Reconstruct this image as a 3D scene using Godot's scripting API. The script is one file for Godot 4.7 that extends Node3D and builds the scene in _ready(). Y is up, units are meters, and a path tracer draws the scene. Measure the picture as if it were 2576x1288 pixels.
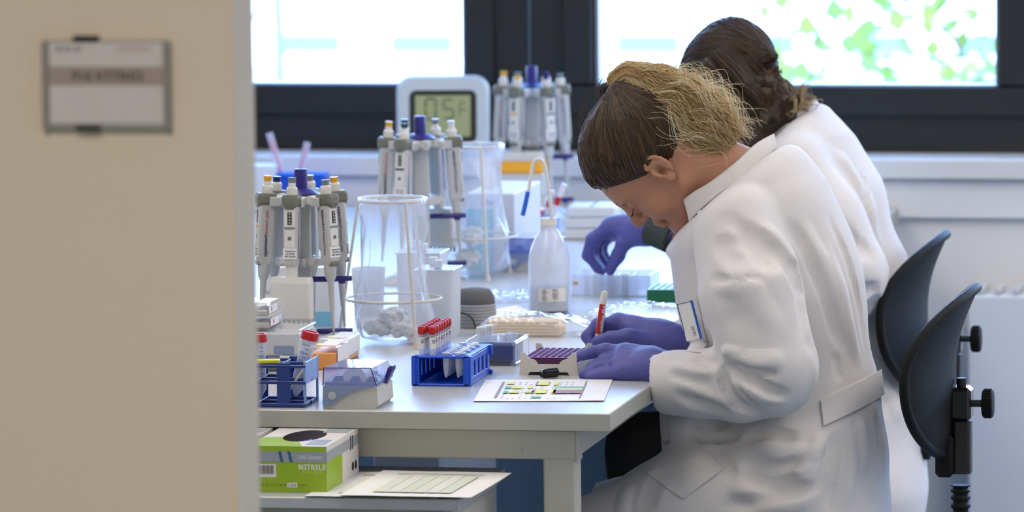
extends Node3D
# A laboratory bench by a window: two people in lab coats at work, pipette carousels and plastic ware on the bench.
# Axes: x along the window wall, y up, z towards the viewer; the near right corner of the bench top is at x = 0, z = 0.

const BENCH := 0.75
var used := {}
var rng := RandomNumberGenerator.new()

# ---------------------------------------------------------------- mesh builder
class MB:
	var v := PackedVector3Array()
	var n := PackedVector3Array()
	var c := PackedColorArray()
	var ix := PackedInt32Array()
	var t := Transform3D.IDENTITY
	var col := Color.WHITE
	func put(p: Vector3, nn: Vector3) -> int:
		v.append(t * p)
		n.append((t.basis * nn).normalized())
		c.append(col)
		return v.size() - 1
	func face(pts: Array, out: Vector3) -> void:
		var nn: Vector3 = (pts[1] - pts[0]).cross(pts[2] - pts[0])
		if nn.length_squared() < 1e-16 and pts.size() > 3:
			nn = (pts[2] - pts[0]).cross(pts[3] - pts[0])
		nn = nn.normalized()
		var flip := nn.dot(out) < 0.0
		if flip:
			nn = -nn
		var k := v.size()
		for p in pts:
			put(p, nn)
		for i in range(1, pts.size() - 1):
			if flip:
				ix.append_array([k, k + i, k + i + 1])
			else:
				ix.append_array([k, k + i + 1, k + i])
	func box(at: Vector3, size: Vector3, bev := 0.0) -> void:
		var h := size * 0.5
		var q := Vector3(h.x - bev, h.y - bev, h.z - bev)
		for a in 3:
			var b := (a + 1) % 3
			var d := (a + 2) % 3
			for s in [-1, 1]:
				var pts := []
				for st in [[-1, -1], [1, -1], [1, 1], [-1, 1]]:
					var p := Vector3.ZERO
					p[a] = s * h[a]
					p[b] = st[0] * q[b]
					p[d] = st[1] * q[d]
					pts.append(at + p)
				var o := Vector3.ZERO
				o[a] = s
				face(pts, o)
			if bev > 0.0:
				for s in [-1, 1]:
					for r in [-1, 1]:
						var pts := []
						for e in [[0, -1], [0, 1], [1, 1], [1, -1]]:
							var p := Vector3.ZERO
							p[a] = e[1] * q[a]
							p[b] = s * (h[b] if e[0] == 0 else q[b])
							p[d] = r * (q[d] if e[0] == 0 else h[d])
							pts.append(at + p)
						var o := Vector3.ZERO
						o[b] = s
						o[d] = r
						face(pts, o)
		if bev > 0.0:
			for sx in [-1, 1]:
				for sy in [-1, 1]:
					for sz in [-1, 1]:
						face([at + Vector3(sx * h.x, sy * q.y, sz * q.z), at + Vector3(sx * q.x, sy * h.y, sz * q.z), at + Vector3(sx * q.x, sy * q.y, sz * h.z)], Vector3(sx, sy, sz))
	# rows of nu points; outward side is on the right of (along u) x (along v) unless flipped
	func grid(p: PackedVector3Array, nu: int, nv: int, wrap := false, flip := false, cols := PackedColorArray()) -> void:
		var k := v.size()
		for j in nv:
			for i in nu:
				var i0 := (i - 1 + nu) % nu if wrap else maxi(i - 1, 0)
				var i1 := (i + 1) % nu if wrap else mini(i + 1, nu - 1)
				var du := p[j * nu + i1] - p[j * nu + i0]
				var dv := p[mini(j + 1, nv - 1) * nu + i] - p[maxi(j - 1, 0) * nu + i]
				var nn := du.cross(dv)
				if nn.length_squared() < 1e-18:
					nn = dv if dv.length_squared() > 0 else Vector3.UP
				if flip:
					nn = -nn
				if cols.size():
					col = cols[j * nu + i]
				put(p[j * nu + i], nn.normalized())
		for j in nv - 1:
			for i in (nu if wrap else nu - 1):
				var a := k + j * nu + i
				var b := k + j * nu + (i + 1) % nu
				var cc := a + nu
				var d := b + nu
				if flip:
					ix.append_array([a, b, d, a, d, cc])
				else:
					ix.append_array([a, d, b, a, cc, d])
	# profile of (radius, height) pairs, turned round y at the origin of `at`
	func lathe(prof: Array, seg := 16, at := Transform3D.IDENTITY) -> void:
		var keep := t
		t = t * at
		var m := prof.size()
		var ns := []
		for i in m - 1:
			var d: Vector2 = prof[i + 1] - prof[i]
			ns.append(Vector2(d.y, -d.x).normalized())
		for i in m - 1:
			var n0: Vector2 = ns[i]
			var n1: Vector2 = ns[i]
			if i > 0 and ns[i - 1].dot(ns[i]) > 0.75:
				n0 = (ns[i - 1] + ns[i]).normalized()
			if i < m - 2 and ns[i + 1].dot(ns[i]) > 0.75:
				n1 = (ns[i + 1] + ns[i]).normalized()
			var k := v.size()
			for s in seg:
				var a := TAU * s / seg
				var cs := cos(a)
				var sn := sin(a)
				put(Vector3(prof[i].x * cs, prof[i].y, prof[i].x * sn), Vector3(n0.x * cs, n0.y, n0.x * sn))
				put(Vector3(prof[i + 1].x * cs, prof[i + 1].y, prof[i + 1].x * sn), Vector3(n1.x * cs, n1.y, n1.x * sn))
			for s in seg:
				var a := k + s * 2
				var b := k + ((s + 1) % seg) * 2
				ix.append_array([a, b, b + 1, a, b + 1, a + 1])
		t = keep
	func cyl(a: Vector3, b: Vector3, ra: float, rb: float, seg := 12) -> void:
		lathe([Vector2(0, 0), Vector2(ra, 0), Vector2(rb, (b - a).length()), Vector2(0, (b - a).length())], seg, Transform3D(turn_to(b - a), a))
	static func turn_to(d: Vector3) -> Basis:
		var y := d.normalized()
		var x := y.cross(Vector3.FORWARD if absf(y.z) < 0.9 else Vector3.RIGHT).normalized()
		return Basis(x, y, x.cross(y))
	func tube(pts: Array, r, seg := 8, closed := false) -> void:
		var m := pts.size()
		var p := PackedVector3Array()
		var side := Vector3.ZERO
		for i in m + (1 if closed else 0):
			var j := i % m
			var a: Vector3 = pts[(j - 1 + m) % m] if closed else pts[maxi(j - 1, 0)]
			var b: Vector3 = pts[(j + 1) % m] if closed else pts[mini(j + 1, m - 1)]
			var d := (b - a).normalized()
			if side == Vector3.ZERO:
				side = d.cross(Vector3.UP if absf(d.y) < 0.9 else Vector3.RIGHT).normalized()
			side = (side - d * side.dot(d)).normalized()
			var up := side.cross(d)
			var rr: float = r[j] if r is Array or r is PackedFloat32Array else r
			for s in seg:
				var an := TAU * s / seg
				p.append(pts[j] + (side * cos(an) + up * sin(an)) * rr)
		grid(p, seg, m + (1 if closed else 0), true, true)
		if not closed:
			for e in [0, m - 1]:
				var ring := []
				for s in seg:
					ring.append(p[e * seg + s])
				face(ring, (pts[0] - pts[1]) if e == 0 else (pts[m - 1] - pts[m - 2]))
	# outline in x and y, pushed out from z0 to z1
	func prism(poly: PackedVector2Array, z0: float, z1: float) -> void:
		var tri := Geometry2D.triangulate_polygon(poly)
		for i in range(0, tri.size(), 3):
			for zz in [z0, z1]:
				face([Vector3(poly[tri[i]].x, poly[tri[i]].y, zz), Vector3(poly[tri[i + 1]].x, poly[tri[i + 1]].y, zz), Vector3(poly[tri[i + 2]].x, poly[tri[i + 2]].y, zz)], Vector3(0, 0, zz - (z0 + z1) * 0.5))
		var cw := 1.0 if Geometry2D.is_polygon_clockwise(poly) else -1.0
		for i in poly.size():
			var a := poly[i]
			var b := poly[(i + 1) % poly.size()]
			face([Vector3(a.x, a.y, z0), Vector3(b.x, b.y, z0), Vector3(b.x, b.y, z1), Vector3(a.x, a.y, z1)], Vector3(-(b.y - a.y), b.x - a.x, 0) * cw)
	# stacked rounded rectangles: rows of [y, half width, half depth, corner, x shift, z shift]
	func rounded(rows: Array, seg := 4, caps := true) -> void:
		var p := PackedVector3Array()
		var nu := seg * 4
		for r in rows:
			for i in nu:
				var qd := i / seg
				var a := (qd + float(i % seg) / (seg - 1)) * PI / 2
				var sx := 1 if qd == 0 or qd == 3 else -1
				var sz := 1 if qd < 2 else -1
				p.append(Vector3(sx * (r[1] - r[3]) + cos(a) * r[3] + (r[4] if r.size() > 4 else 0.0), r[0], sz * (r[2] - r[3]) + sin(a) * r[3] + (r[5] if r.size() > 5 else 0.0)))
		for j in rows.size() - 1:
			var k := v.size()
			for jj in 2:
				for i in nu:
					var q := p[(j + jj) * nu + i]
					var qd := i / seg
					var a := (qd + float(i % seg) / (seg - 1)) * PI / 2
					put(q, Vector3(cos(a), (rows[j][1] - rows[j + 1][1]) / maxf(absf(rows[j + 1][0] - rows[j][0]), 1e-4) * signf(rows[j + 1][0] - rows[j][0]), sin(a)))
			for i in nu:
				var a := k + i
				var b := k + (i + 1) % nu
				if rows[j + 1][0] > rows[j][0]:
					ix.append_array([a, b, b + nu, a, b + nu, a + nu])
				else:
					ix.append_array([a, b + nu, b, a, a + nu, b + nu])
		if caps:
			for e in [0, rows.size() - 1]:
				var ring := []
				for i in nu:
					ring.append(p[e * nu + i])
				face(ring, Vector3(0, rows[e][0] - rows[0 if e else 1][0], 0))
	func mesh() -> ArrayMesh:
		var a := []
		a.resize(Mesh.ARRAY_MAX)
		a[Mesh.ARRAY_VERTEX] = v
		a[Mesh.ARRAY_NORMAL] = n
		a[Mesh.ARRAY_COLOR] = c
		a[Mesh.ARRAY_INDEX] = ix
		var m := ArrayMesh.new()
		m.add_surface_from_arrays(Mesh.PRIMITIVE_TRIANGLES, a)
		return m

# ---------------------------------------------------------------- distance fields for bodies and cloth
class Field:
	var o: Vector3
	var c: float
	var nx: int
	var ny: int
	var nz: int
	var d := PackedFloat32Array()
	func _init(lo: Vector3, hi: Vector3, cell: float) -> void:
		o = lo
		c = cell
		nx = int(ceil((hi.x - lo.x) / cell)) + 1
		ny = int(ceil((hi.y - lo.y) / cell)) + 1
		nz = int(ceil((hi.z - lo.z) / cell)) + 1
		d.resize(nx * ny * nz)
		d.fill(9.0)
	func span(lo: Vector3, hi: Vector3) -> Array:
		var a := (lo - o) / c
		var b := (hi - o) / c
		return [maxi(int(floor(a.x)), 0), maxi(int(floor(a.y)), 0), maxi(int(floor(a.z)), 0), mini(int(ceil(b.x)), nx - 1), mini(int(ceil(b.y)), ny - 1), mini(int(ceil(b.z)), nz - 1)]
	# tapered capsule joined with a smooth minimum; q below 1 widens it along z; cut takes it away
	func cap(a: Vector3, b: Vector3, ra: float, rb: float, k: float, q := 1.0, cut := false) -> void:
		var m := maxf(ra, rb) + k + c * 2.0
		var mz := m / q
		var s := span(Vector3(minf(a.x, b.x) - m, minf(a.y, b.y) - m, minf(a.z, b.z) - mz), Vector3(maxf(a.x, b.x) + m, maxf(a.y, b.y) + m, maxf(a.z, b.z) + mz))
		var bx := b.x - a.x
		var by := b.y - a.y
		var bz := (b.z - a.z) * q
		var il := 1.0 / maxf(bx * bx + by * by + bz * bz, 1e-9)
		var dr := rb - ra
		var ik := 0.25 / k
		for z in range(s[2], s[5] + 1):
			var pz := (o.z + z * c - a.z) * q
			for y in range(s[1], s[4] + 1):
				var py := o.y + y * c - a.y
				var at: int = (z * ny + y) * nx
				var yz := py * by + pz * bz
				for x in range(s[0], s[3] + 1):
					var px := o.x + x * c - a.x
					var u := clampf((px * bx + yz) * il, 0.0, 1.0)
					var ex := px - bx * u
					var ey := py - by * u
					var ez := pz - bz * u
					var e := sqrt(ex * ex + ey * ey + ez * ez) - ra - dr * u
					var f := d[at + x]
					if cut:
						e = -e
						var h := k - absf(e - f)
						d[at + x] = maxf(e, f) + (h * h * ik if h > 0.0 else 0.0)
					else:
						var h := k - absf(e - f)
						d[at + x] = minf(e, f) - (h * h * ik if h > 0.0 else 0.0)
	func chain(p: Array, k: float, q := 1.0) -> void:
		for i in range(0, p.size() - 4, 4):
			cap(Vector3(p[i], p[i + 1], p[i + 2]), Vector3(p[i + 4], p[i + 5], p[i + 6]), p[i + 3], p[i + 7], k, q)
	func ball(at: Vector3, r: Vector3, k: float, cut := false) -> void:
		var m := Vector3.ONE * (k + c * 2.0) + r
		var s := span(at - m, at + m)
		for z in range(s[2], s[5] + 1):
			var pz := (o.z + z * c - at.z) / r.z
			for y in range(s[1], s[4] + 1):
				var py := (o.y + y * c - at.y) / r.y
				var row: int = (z * ny + y) * nx
				for x in range(s[0], s[3] + 1):
					var px := (o.x + x * c - at.x) / r.x
					var k0 := sqrt(px * px + py * py + pz * pz)
					var gx := px / r.x
					var gy := py / r.y
					var gz := pz / r.z
					var k1 := maxf(sqrt(gx * gx + gy * gy + gz * gz), 1e-6)
					var e := k0 * (k0 - 1.0) / k1 if k0 > 1e-4 else -minf(r.x, minf(r.y, r.z))
					var f := d[row + x]
					if cut:
						e = -e
						var h := k - absf(e - f)
						d[row + x] = maxf(e, f) + (h * h / (4.0 * k) if h > 0.0 else 0.0)
					else:
						var h := k - absf(e - f)
						d[row + x] = minf(e, f) - (h * h / (4.0 * k) if h > 0.0 else 0.0)
	# keep only the side of a plane that its normal points away from
	func slice(nn: Vector3, off: float, k: float) -> void:
		for z in nz:
			for y in ny:
				var row := (z * ny + y) * nx
				var part := (o.z + z * c) * nn.z + (o.y + y * c) * nn.y - off
				for x in nx:
					var f := d[row + x]
					if f < 0.05:
						var e := part + (o.x + x * c) * nn.x
						var h := k - absf(e - f)
						d[row + x] = maxf(e, f) + (h * h / (4.0 * k) if h > 0.0 else 0.0)
	# within a box, keep only what lies beyond x = cut + lean * y
	func trim(lo: Vector3, hi: Vector3, cut: float, lean: float) -> void:
		var s := span(lo, hi)
		for z in range(s[2], s[5] + 1):
			for y in range(s[1], s[4] + 1):
				for x in range(s[0], s[3] + 1):
					var i: int = (z * ny + y) * nx + x
					d[i] = maxf(d[i], cut + lean * (o.y + y * c) - o.x - x * c)
	func at(p: Vector3) -> float:
		var g := (p - o) / c
		var x := clampi(int(g.x), 0, nx - 2)
		var y := clampi(int(g.y), 0, ny - 2)
		var z := clampi(int(g.z), 0, nz - 2)
		var u := g.x - x
		var w := g.y - y
		var i := (z * ny + y) * nx + x
		var j := i + nx * ny
		var e := lerpf(lerpf(d[i], d[i + 1], u), lerpf(d[i + nx], d[i + nx + 1], u), w)
		var f := lerpf(lerpf(d[j], d[j + 1], u), lerpf(d[j + nx], d[j + nx + 1], u), w)
		return lerpf(e, f, g.z - z)
	# depth of the surface met when coming from +z at (x, y)
	func meet(x: float, y: float) -> float:
		var z := o.z + (nz - 1) * c
		while z > o.z + c:
			var e := at(Vector3(x, y, z))
			if e < 0.0:
				var a := z
				var b := z + c
				for i in 8:
					var m := (a + b) * 0.5
					if at(Vector3(x, y, m)) < 0.0:
						a = m
					else:
						b = m
				return (a + b) * 0.5
			z -= c * 0.75
		return o.z
	# a fold lying on the side towards +z, along points (x, y): amount above 0 raises a ridge, below 0 presses a furrow
	func fold(pts: Array, r: float, amount: float) -> void:
		var p := PackedVector3Array()
		var lo := Vector3.ONE * 99.0
		var hi := -lo
		for i in pts.size() - 1:
			var a: Vector2 = pts[i]
			var b: Vector2 = pts[i + 1]
			var m := maxi(1, int((b - a).length() / 0.015))
			for j in m + (1 if i == pts.size() - 2 else 0):
				var w := a.lerp(b, float(j) / m)
				var s := Vector3(w.x, w.y, meet(w.x, w.y))
				if p.size() and absf(s.z - p[p.size() - 1].z) > 0.06:
					s.z = p[p.size() - 1].z
				p.append(s)
				lo = lo.min(s)
				hi = hi.max(s)
		var n := p.size()
		for it in 3:
			for i in range(1, n - 1):
				p[i].z = (p[i - 1].z + p[i].z * 2.0 + p[i + 1].z) * 0.25
		var g := Vector3.ONE * r
		var sp := span(lo - g, hi + g)
		for z in range(sp[2], sp[5] + 1):
			for y in range(sp[1], sp[4] + 1):
				for x in range(sp[0], sp[3] + 1):
					var i: int = (z * ny + y) * nx + x
					if absf(d[i]) > 0.04:
						continue
					var w := o + Vector3(x, y, z) * c
					var best := 9.0
					var ends := 1.0
					for j in n - 1:
						var ab := p[j + 1] - p[j]
						var t := clampf((w - p[j]).dot(ab) / maxf(ab.length_squared(), 1e-9), 0.0, 1.0)
						var e := w.distance_squared_to(p[j] + ab * t)
						if e < best:
							best = e
							ends = smoothstep(0.0, 0.35, minf(j + t, n - 1 - j - t) / (n - 1))
					best = sqrt(best) / r
					if best < 1.0:
						var f := 1.0 - best * best
						d[i] -= amount * f * f * ends
	func ripple(noise: FastNoiseLite, amount: float) -> void:
		for z in nz:
			for y in ny:
				var row := (z * ny + y) * nx
				for x in nx:
					if absf(d[row + x]) < 0.025:
						d[row + x] += noise.get_noise_3d(o.x + x * c, o.y + y * c, o.z + z * c) * amount
	# surface nets into a builder
	func build(m: MB) -> void:
		var id := PackedInt32Array()
		id.resize(nx * ny * nz)
		id.fill(-1)
		var sx := 1
		var sy := nx
		var sz := nx * ny
		var lim := c * 6.0
		var corner := [0, 1, sy, sy + 1, sz, sz + 1, sz + sy, sz + sy + 1]
		var edges := [[0, 1], [2, 3], [4, 5], [6, 7], [0, 2], [1, 3], [4, 6], [5, 7], [0, 4], [1, 5], [2, 6], [3, 7]]
		for z in nz - 1:
			for y in ny - 1:
				var row := z * sz + y * sy
				for x in nx - 1:
					var i := row + x
					if absf(d[i]) > lim:
						continue
					var g := [d[i], d[i + 1], d[i + sy], d[i + sy + 1], d[i + sz], d[i + sz + 1], d[i + sz + sy], d[i + sz + sy + 1]]
					var inside := 0
					for q in g:
						if q < 0.0:
							inside += 1
					if inside == 0 or inside == 8:
						continue
					var s := Vector3.ZERO
					var k := 0
					for e in edges:
						var ga: float = g[e[0]]
						var gb: float = g[e[1]]
						if (ga < 0.0) != (gb < 0.0):
							var u := ga / (ga - gb)
							var ca: int = e[0]
							var cb: int = e[1]
							s += Vector3(ca & 1, (ca >> 1) & 1, ca >> 2).lerp(Vector3(cb & 1, (cb >> 1) & 1, cb >> 2), u)
							k += 1
					s /= k
					var nn := Vector3(g[1] + g[3] + g[5] + g[7] - g[0] - g[2] - g[4] - g[6], g[2] + g[3] + g[6] + g[7] - g[0] - g[1] - g[4] - g[5], g[4] + g[5] + g[6] + g[7] - g[0] - g[1] - g[2] - g[3])
					var w := o + (Vector3(x, y, z) + s) * c
					id[i] = m.put(w, nn.normalized())
		for z in range(1, nz - 1):
			for y in range(1, ny - 1):
				var row := z * sz + y * sy
				for x in range(1, nx - 1):
					var i := row + x
					if id[i] < 0 and absf(d[i]) > lim:
						continue
					var neg := d[i] < 0.0
					if neg != (d[i + sx] < 0.0):
						quad(m, id[i - sy - sz], id[i - sz], id[i], id[i - sy], neg)
					if neg != (d[i + sy] < 0.0):
						quad(m, id[i - sx - sz], id[i - sx], id[i], id[i - sz], neg)
					if neg != (d[i + sz] < 0.0):
						quad(m, id[i - sx - sy], id[i - sy], id[i], id[i - sx], neg)
	func quad(m: MB, a: int, b: int, e: int, f: int, neg: bool) -> void:
		if a < 0 or b < 0 or e < 0 or f < 0:
			return
		if neg:
			m.ix.append_array([a, e, b, a, f, e])
		else:
			m.ix.append_array([a, b, e, a, e, f])

# ---------------------------------------------------------------- naming
func numbered(s: String) -> String:
	if not used.has(s):
		used[s] = 0
		return s
	used[s] += 1
	return "%s_%03d" % [s, used[s]]

func tag(o: Node3D, label: String, category: String, group := "") -> Node3D:
	o.set_meta("label", label)
	o.set_meta("category", category)
	if group:
		o.set_meta("group", group)
	return o

func thing(called: String, label: String, category: String, at := Vector3.ZERO, turn := 0.0, group := "") -> Node3D:
	var o := Node3D.new()
	o.name = numbered(called)
	add_child(o)
	o.position = at
	o.rotation.y = turn
	return tag(o, label, category, group)

func part(parent: Node, called: String, m, mat: Material, label := "") -> MeshInstance3D:
	var o := MeshInstance3D.new()
	o.name = called
	o.mesh = m.mesh() if m is MB else m
	o.material_override = mat
	parent.add_child(o, true)
	if label:
		o.set_meta("label", label)
	return o

func solo(called: String, m, mat: Material, label: String, category: String, at := Vector3.ZERO, turn := 0.0, group := "") -> MeshInstance3D:
	var o := part(self, numbered(called), m, mat)
	o.position = at
	o.rotation.y = turn
	tag(o, label, category, group)
	return o

func struct(called: String, m, mat: Material) -> MeshInstance3D:
	var o := part(self, called, m, mat)
	o.set_meta("kind", "structure")
	return o

func room(called: String) -> Node3D:
	var o := Node3D.new()
	o.name = called
	add_child(o)
	o.set_meta("kind", "structure")
	return o

func again(src: Node3D, at: Vector3, turn: float, label: String) -> Node3D:
	var o: Node3D = src.duplicate()
	o.name = numbered(String(src.name).rstrip("0123456789").trim_suffix("_"))
	add_child(o)
	o.position = at
	o.rotation.y = turn
	o.set_meta("label", label)
	return o

func block(at: Vector3, size: Vector3, bev := 0.0) -> MB:
	var m := MB.new()
	m.box(at, size, bev)
	return m

# ---------------------------------------------------------------- materials
func mat(col: Color, rough := 0.5, metal := 0.0) -> StandardMaterial3D:
	var m := StandardMaterial3D.new()
	m.albedo_color = col
	m.roughness = rough
	m.metallic = metal
	return m

func clear(col: Color, alpha: float, rough := 0.08) -> StandardMaterial3D:
	var m := mat(col, rough)
	m.transparency = BaseMaterial3D.TRANSPARENCY_ALPHA
	m.albedo_color.a = alpha
	m.cull_mode = BaseMaterial3D.CULL_DISABLED
	return m

func milky(col: Color, back := 0.6, rough := 0.45) -> StandardMaterial3D:
	var m := mat(col, rough)
	m.backlight_enabled = true
	m.backlight = Color(back, back, back)
	return m

func tinted(rough := 0.6) -> StandardMaterial3D:
	var m := mat(Color.WHITE, rough)
	m.vertex_color_use_as_albedo = true
	return m

func grain(m: StandardMaterial3D, scale: float, depth: float, freq := 0.05, octaves := 3) -> StandardMaterial3D:
	var f := FastNoiseLite.new()
	f.seed = 7
	f.frequency = freq
	f.fractal_octaves = octaves
	var t := NoiseTexture2D.new()
	t.noise = f
	t.seamless = true
	t.width = 256
	t.height = 256
	m.heightmap_enabled = true
	m.heightmap_texture = t
	m.heightmap_scale = depth
	m.uv1_triplanar = true
	m.uv1_scale = Vector3.ONE * scale
	return m

func lin(r: float, g: float, b: float) -> Color:
	return Color(r, g, b).srgb_to_linear()

# flat lettering, centred at `at`, reading along `along` with its top towards `up`
func lettering(parent: Node, words: String, at: Vector3, along: Vector3, up: Vector3, high: float, ink: Material, bold := false) -> MeshInstance3D:
	var t := TextMesh.new()
	var f := SystemFont.new()
	f.font_names = PackedStringArray(["Droid Sans"])
	f.font_weight = 700 if bold else 400
	t.font = f
	t.text = words
	t.font_size = 24
	t.pixel_size = high / 18.0
	t.depth = 0.0002
	t.curve_step = 3.0
	var o := part(parent, "lettering", t, ink)
	var x := along.normalized()
	var y := up.normalized()
	o.transform = Transform3D(Basis(x, y, x.cross(y)), at)
	return o

# ---------------------------------------------------------------- people
func hand(chains: Array, palm: Array, cell := 0.003) -> MB:
	var lo := Vector3.ONE * 99.0
	var hi := -lo
	for ch in chains + palm:
		for i in range(0, ch.size(), 4):
			lo = lo.min(Vector3(ch[i], ch[i + 1], ch[i + 2]))
			hi = hi.max(Vector3(ch[i], ch[i + 1], ch[i + 2]))
	var f := Field.new(lo - Vector3.ONE * 0.045, hi + Vector3.ONE * 0.045, cell)
	for ch in palm:
		f.chain(ch, 0.022)
	for ch in chains:
		f.chain(ch, 0.006)
	var no := FastNoiseLite.new()
	no.seed = 3
	no.frequency = 45.0
	f.ripple(no, 0.0012)
	var m := MB.new()
	f.build(m)
	return m

# frame of a bowed head: forward, up and her left
func head_frame(down: float, away: float, tilt: float) -> Basis:
	var fw := Vector3(-cos(down), -sin(down), 0)
	var up := Vector3(-sin(down), cos(down), 0)
	var le := Vector3(0, 0, 1)
	fw = fw.rotated(Vector3.UP, away)
	up = up.rotated(Vector3.UP, away)
	le = le.rotated(Vector3.UP, away)
	up = up.rotated(fw, tilt)
	le = le.rotated(fw, tilt)
	return Basis(fw, up, -le)

# head in its own frame: x forward, y up, z to the right, origin between the ears
func head(m: MB, place: Transform3D, neck: Vector3, neck_r: float, cell: float, scale: float) -> void:
	var f := Field.new(Vector3(-0.125, -0.15, -0.105), Vector3(0.14, 0.15, 0.105), cell)
	f.ball(Vector3(-0.006, 0.046, 0), Vector3(0.096, 0.084, 0.073), 0.01)
	f.ball(Vector3(0.042, -0.012, 0), Vector3(0.053, 0.078, 0.056), 0.03)
	f.ball(Vector3(0.05, 0.045, 0), Vector3(0.047, 0.045, 0.058), 0.02)
	for s in [-1.0, 1.0]:
		f.cap(Vector3(0.01, -0.045, 0.05 * s), Vector3(0.075, -0.083, 0.016 * s), 0.018, 0.018, 0.025)
		f.ball(Vector3(0.066, -0.022, 0.036 * s), Vector3(0.022, 0.024, 0.022), 0.02)
		f.cap(Vector3(0.093, 0.036, 0.012 * s), Vector3(0.078, 0.037, 0.045 * s), 0.008, 0.007, 0.012)
		f.ball(Vector3(0.096, 0.018, 0.03 * s), Vector3(0.014, 0.011, 0.014), 0.012, true)
		f.ball(Vector3(0.081, 0.017, 0.031 * s), Vector3(0.0125, 0.0115, 0.0135), 0.003)
		f.cap(Vector3(0.1, -0.016, 0.011 * s), Vector3(0.094, -0.015, 0.013 * s), 0.0065, 0.005, 0.006)
	f.cap(Vector3(0.094, 0.028, 0), Vector3(0.115, -0.01, 0), 0.0075, 0.0095, 0.014)
	f.cap(Vector3(0.096, -0.036, -0.016), Vector3(0.096, -0.036, 0.016), 0.0065, 0.0065, 0.01)
	f.cap(Vector3(0.1, -0.04, -0.009), Vector3(0.1, -0.04, 0.009), 0.0055, 0.0055, 0.006)
	f.cap(Vector3(0.098, -0.05, -0.01), Vector3(0.098, -0.05, 0.01), 0.006, 0.006, 0.006)
	f.cap(Vector3(0.106, -0.0445, -0.022), Vector3(0.106, -0.0445, 0.022), 0.0018, 0.0018, 0.003, 1.0, true)
	f.ball(Vector3(0.088, -0.08, 0), Vector3(0.016, 0.017, 0.02), 0.02)
	var nk := place.affine_inverse() * neck
	f.cap(Vector3(-0.028, -0.02, 0), nk, 0.056, neck_r, 0.03)
	# ears: shell, rim, inner fold, hollow, lobe
	for s in [-1.0, 1.0]:
		f.ball(Vector3(-0.002, 0.006, 0.074 * s), Vector3(0.0165, 0.027, 0.0065), 0.006)
		var rim := []
		for i in 10:
			var a := -0.95 + i * 0.4
			rim.append_array([-0.002 - sin(a) * 0.0165, 0.009 + cos(a) * 0.0265, (0.079 + 0.003 * sin(maxf(a, 0.0))) * s, 0.0034])
		f.chain(rim, 0.004)
		f.chain([-0.01, -0.006, 0.0795 * s, 0.003, -0.0125, 0.008, 0.0805 * s, 0.003, -0.006, 0.021, 0.08 * s, 0.0025], 0.005)
		f.ball(Vector3(0.004, -0.02, 0.077 * s), Vector3(0.0075, 0.0085, 0.005), 0.007)
		f.ball(Vector3(0.0015, 0.001, 0.082 * s), Vector3(0.008, 0.0125, 0.0105), 0.003, true)
		f.ball(Vector3(0.005, -0.001, 0.077 * s), Vector3(0.0045, 0.0055, 0.014), 0.002, true)
		f.cap(Vector3(0.013, 0.009, 0.078 * s), Vector3(0.011, -0.003, 0.079 * s), 0.0042, 0.0042, 0.005)
	var keep := m.t
	m.t = place.scaled_local(Vector3.ONE * scale)
	f.build(m)
	m.t = keep

func strand(m: MB, pts: Array, r0: float, r1: float, col: Color) -> void:
	var rr := []
	for i in pts.size():
		rr.append(lerpf(r0, r1, float(i) / (pts.size() - 1)))
	m.col = col
	m.tube(pts, rr, 3)

# hair drawn back over the skull towards a knot, strand by strand over a smooth cap
func hair_cap(m: MB, place: Transform3D, scale: float, knot: Vector3, dark: Color, pale: Color, count: int, lift := 1.0, low := 0.002) -> void:
	var f := Field.new(Vector3(-0.14, -0.11, -0.105), Vector3(0.12, 0.17, 0.105), 0.004)
	var mid := Vector3(-0.008, 0.048, 0)
	var rad := Vector3(0.1, 0.088, 0.0765)
	f.ball(mid, rad, 0.01)
	f.ball(Vector3(-0.008, 0.066, 0), Vector3(0.098, 0.078 * lift, 0.078), 0.03)
	f.cap(Vector3(-0.05, 0.08, 0), knot, 0.05, 0.011, 0.03)
	f.slice(Vector3(0.66, -0.75, 0).normalized(), low, 0.02)
	for s in [-1.0, 1.0]:
		f.ball(Vector3(0.003, -0.006, 0.085 * s), Vector3(0.019, 0.03, 0.03), 0.012, true)
	var keep := m.t
	m.t = place.scaled_local(Vector3.ONE * scale)
	m.col = dark
	f.build(m)
	var nn := Vector3(0.66, -0.75, 0).normalized()
	var a1 := Vector3(0.75, 0.66, 0).normalized()
	var m0 := mid - nn * (nn.dot(mid) - low + 0.006)
	for i in count:
		var ang := rng.randf_range(0, TAU)
		var e := a1 * cos(ang) + Vector3(0, 0, sin(ang))
		var start := on_skin(f, m0 - nn * rng.randf_range(0.0, 0.07 + (low - 0.002) * 2.0), e)
		var jit := Vector3(rng.randf_range(-1, 1), rng.randf_range(-1, 1), rng.randf_range(-1, 1)) * 0.01
		var bend := rng.randf_range(-0.012, 0.012)
		var pts := []
		if rng.randf() < 0.35:
			pts.append(start + nn * rng.randf_range(0.002, 0.008) - (start - mid).normalized() * 0.003)
		for k in 13:
			var u := k / 12.0
			var p := start.lerp(knot + jit, u) + Vector3(0, 0, bend * sin(u * PI))
			var on := on_skin(f, mid, (p - mid).normalized())
			on += (on - mid).normalized() * (0.0006 + 0.0012 * jit.x * 100.0 * sin(u * PI))
			pts.append(on.lerp(knot + jit, smoothstep(0.8, 1.0, u)))
		strand(m, pts, 0.0011, 0.0009, dark.lerp(pale, rng.randf() ** 2.0))
	m.t = keep

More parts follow.
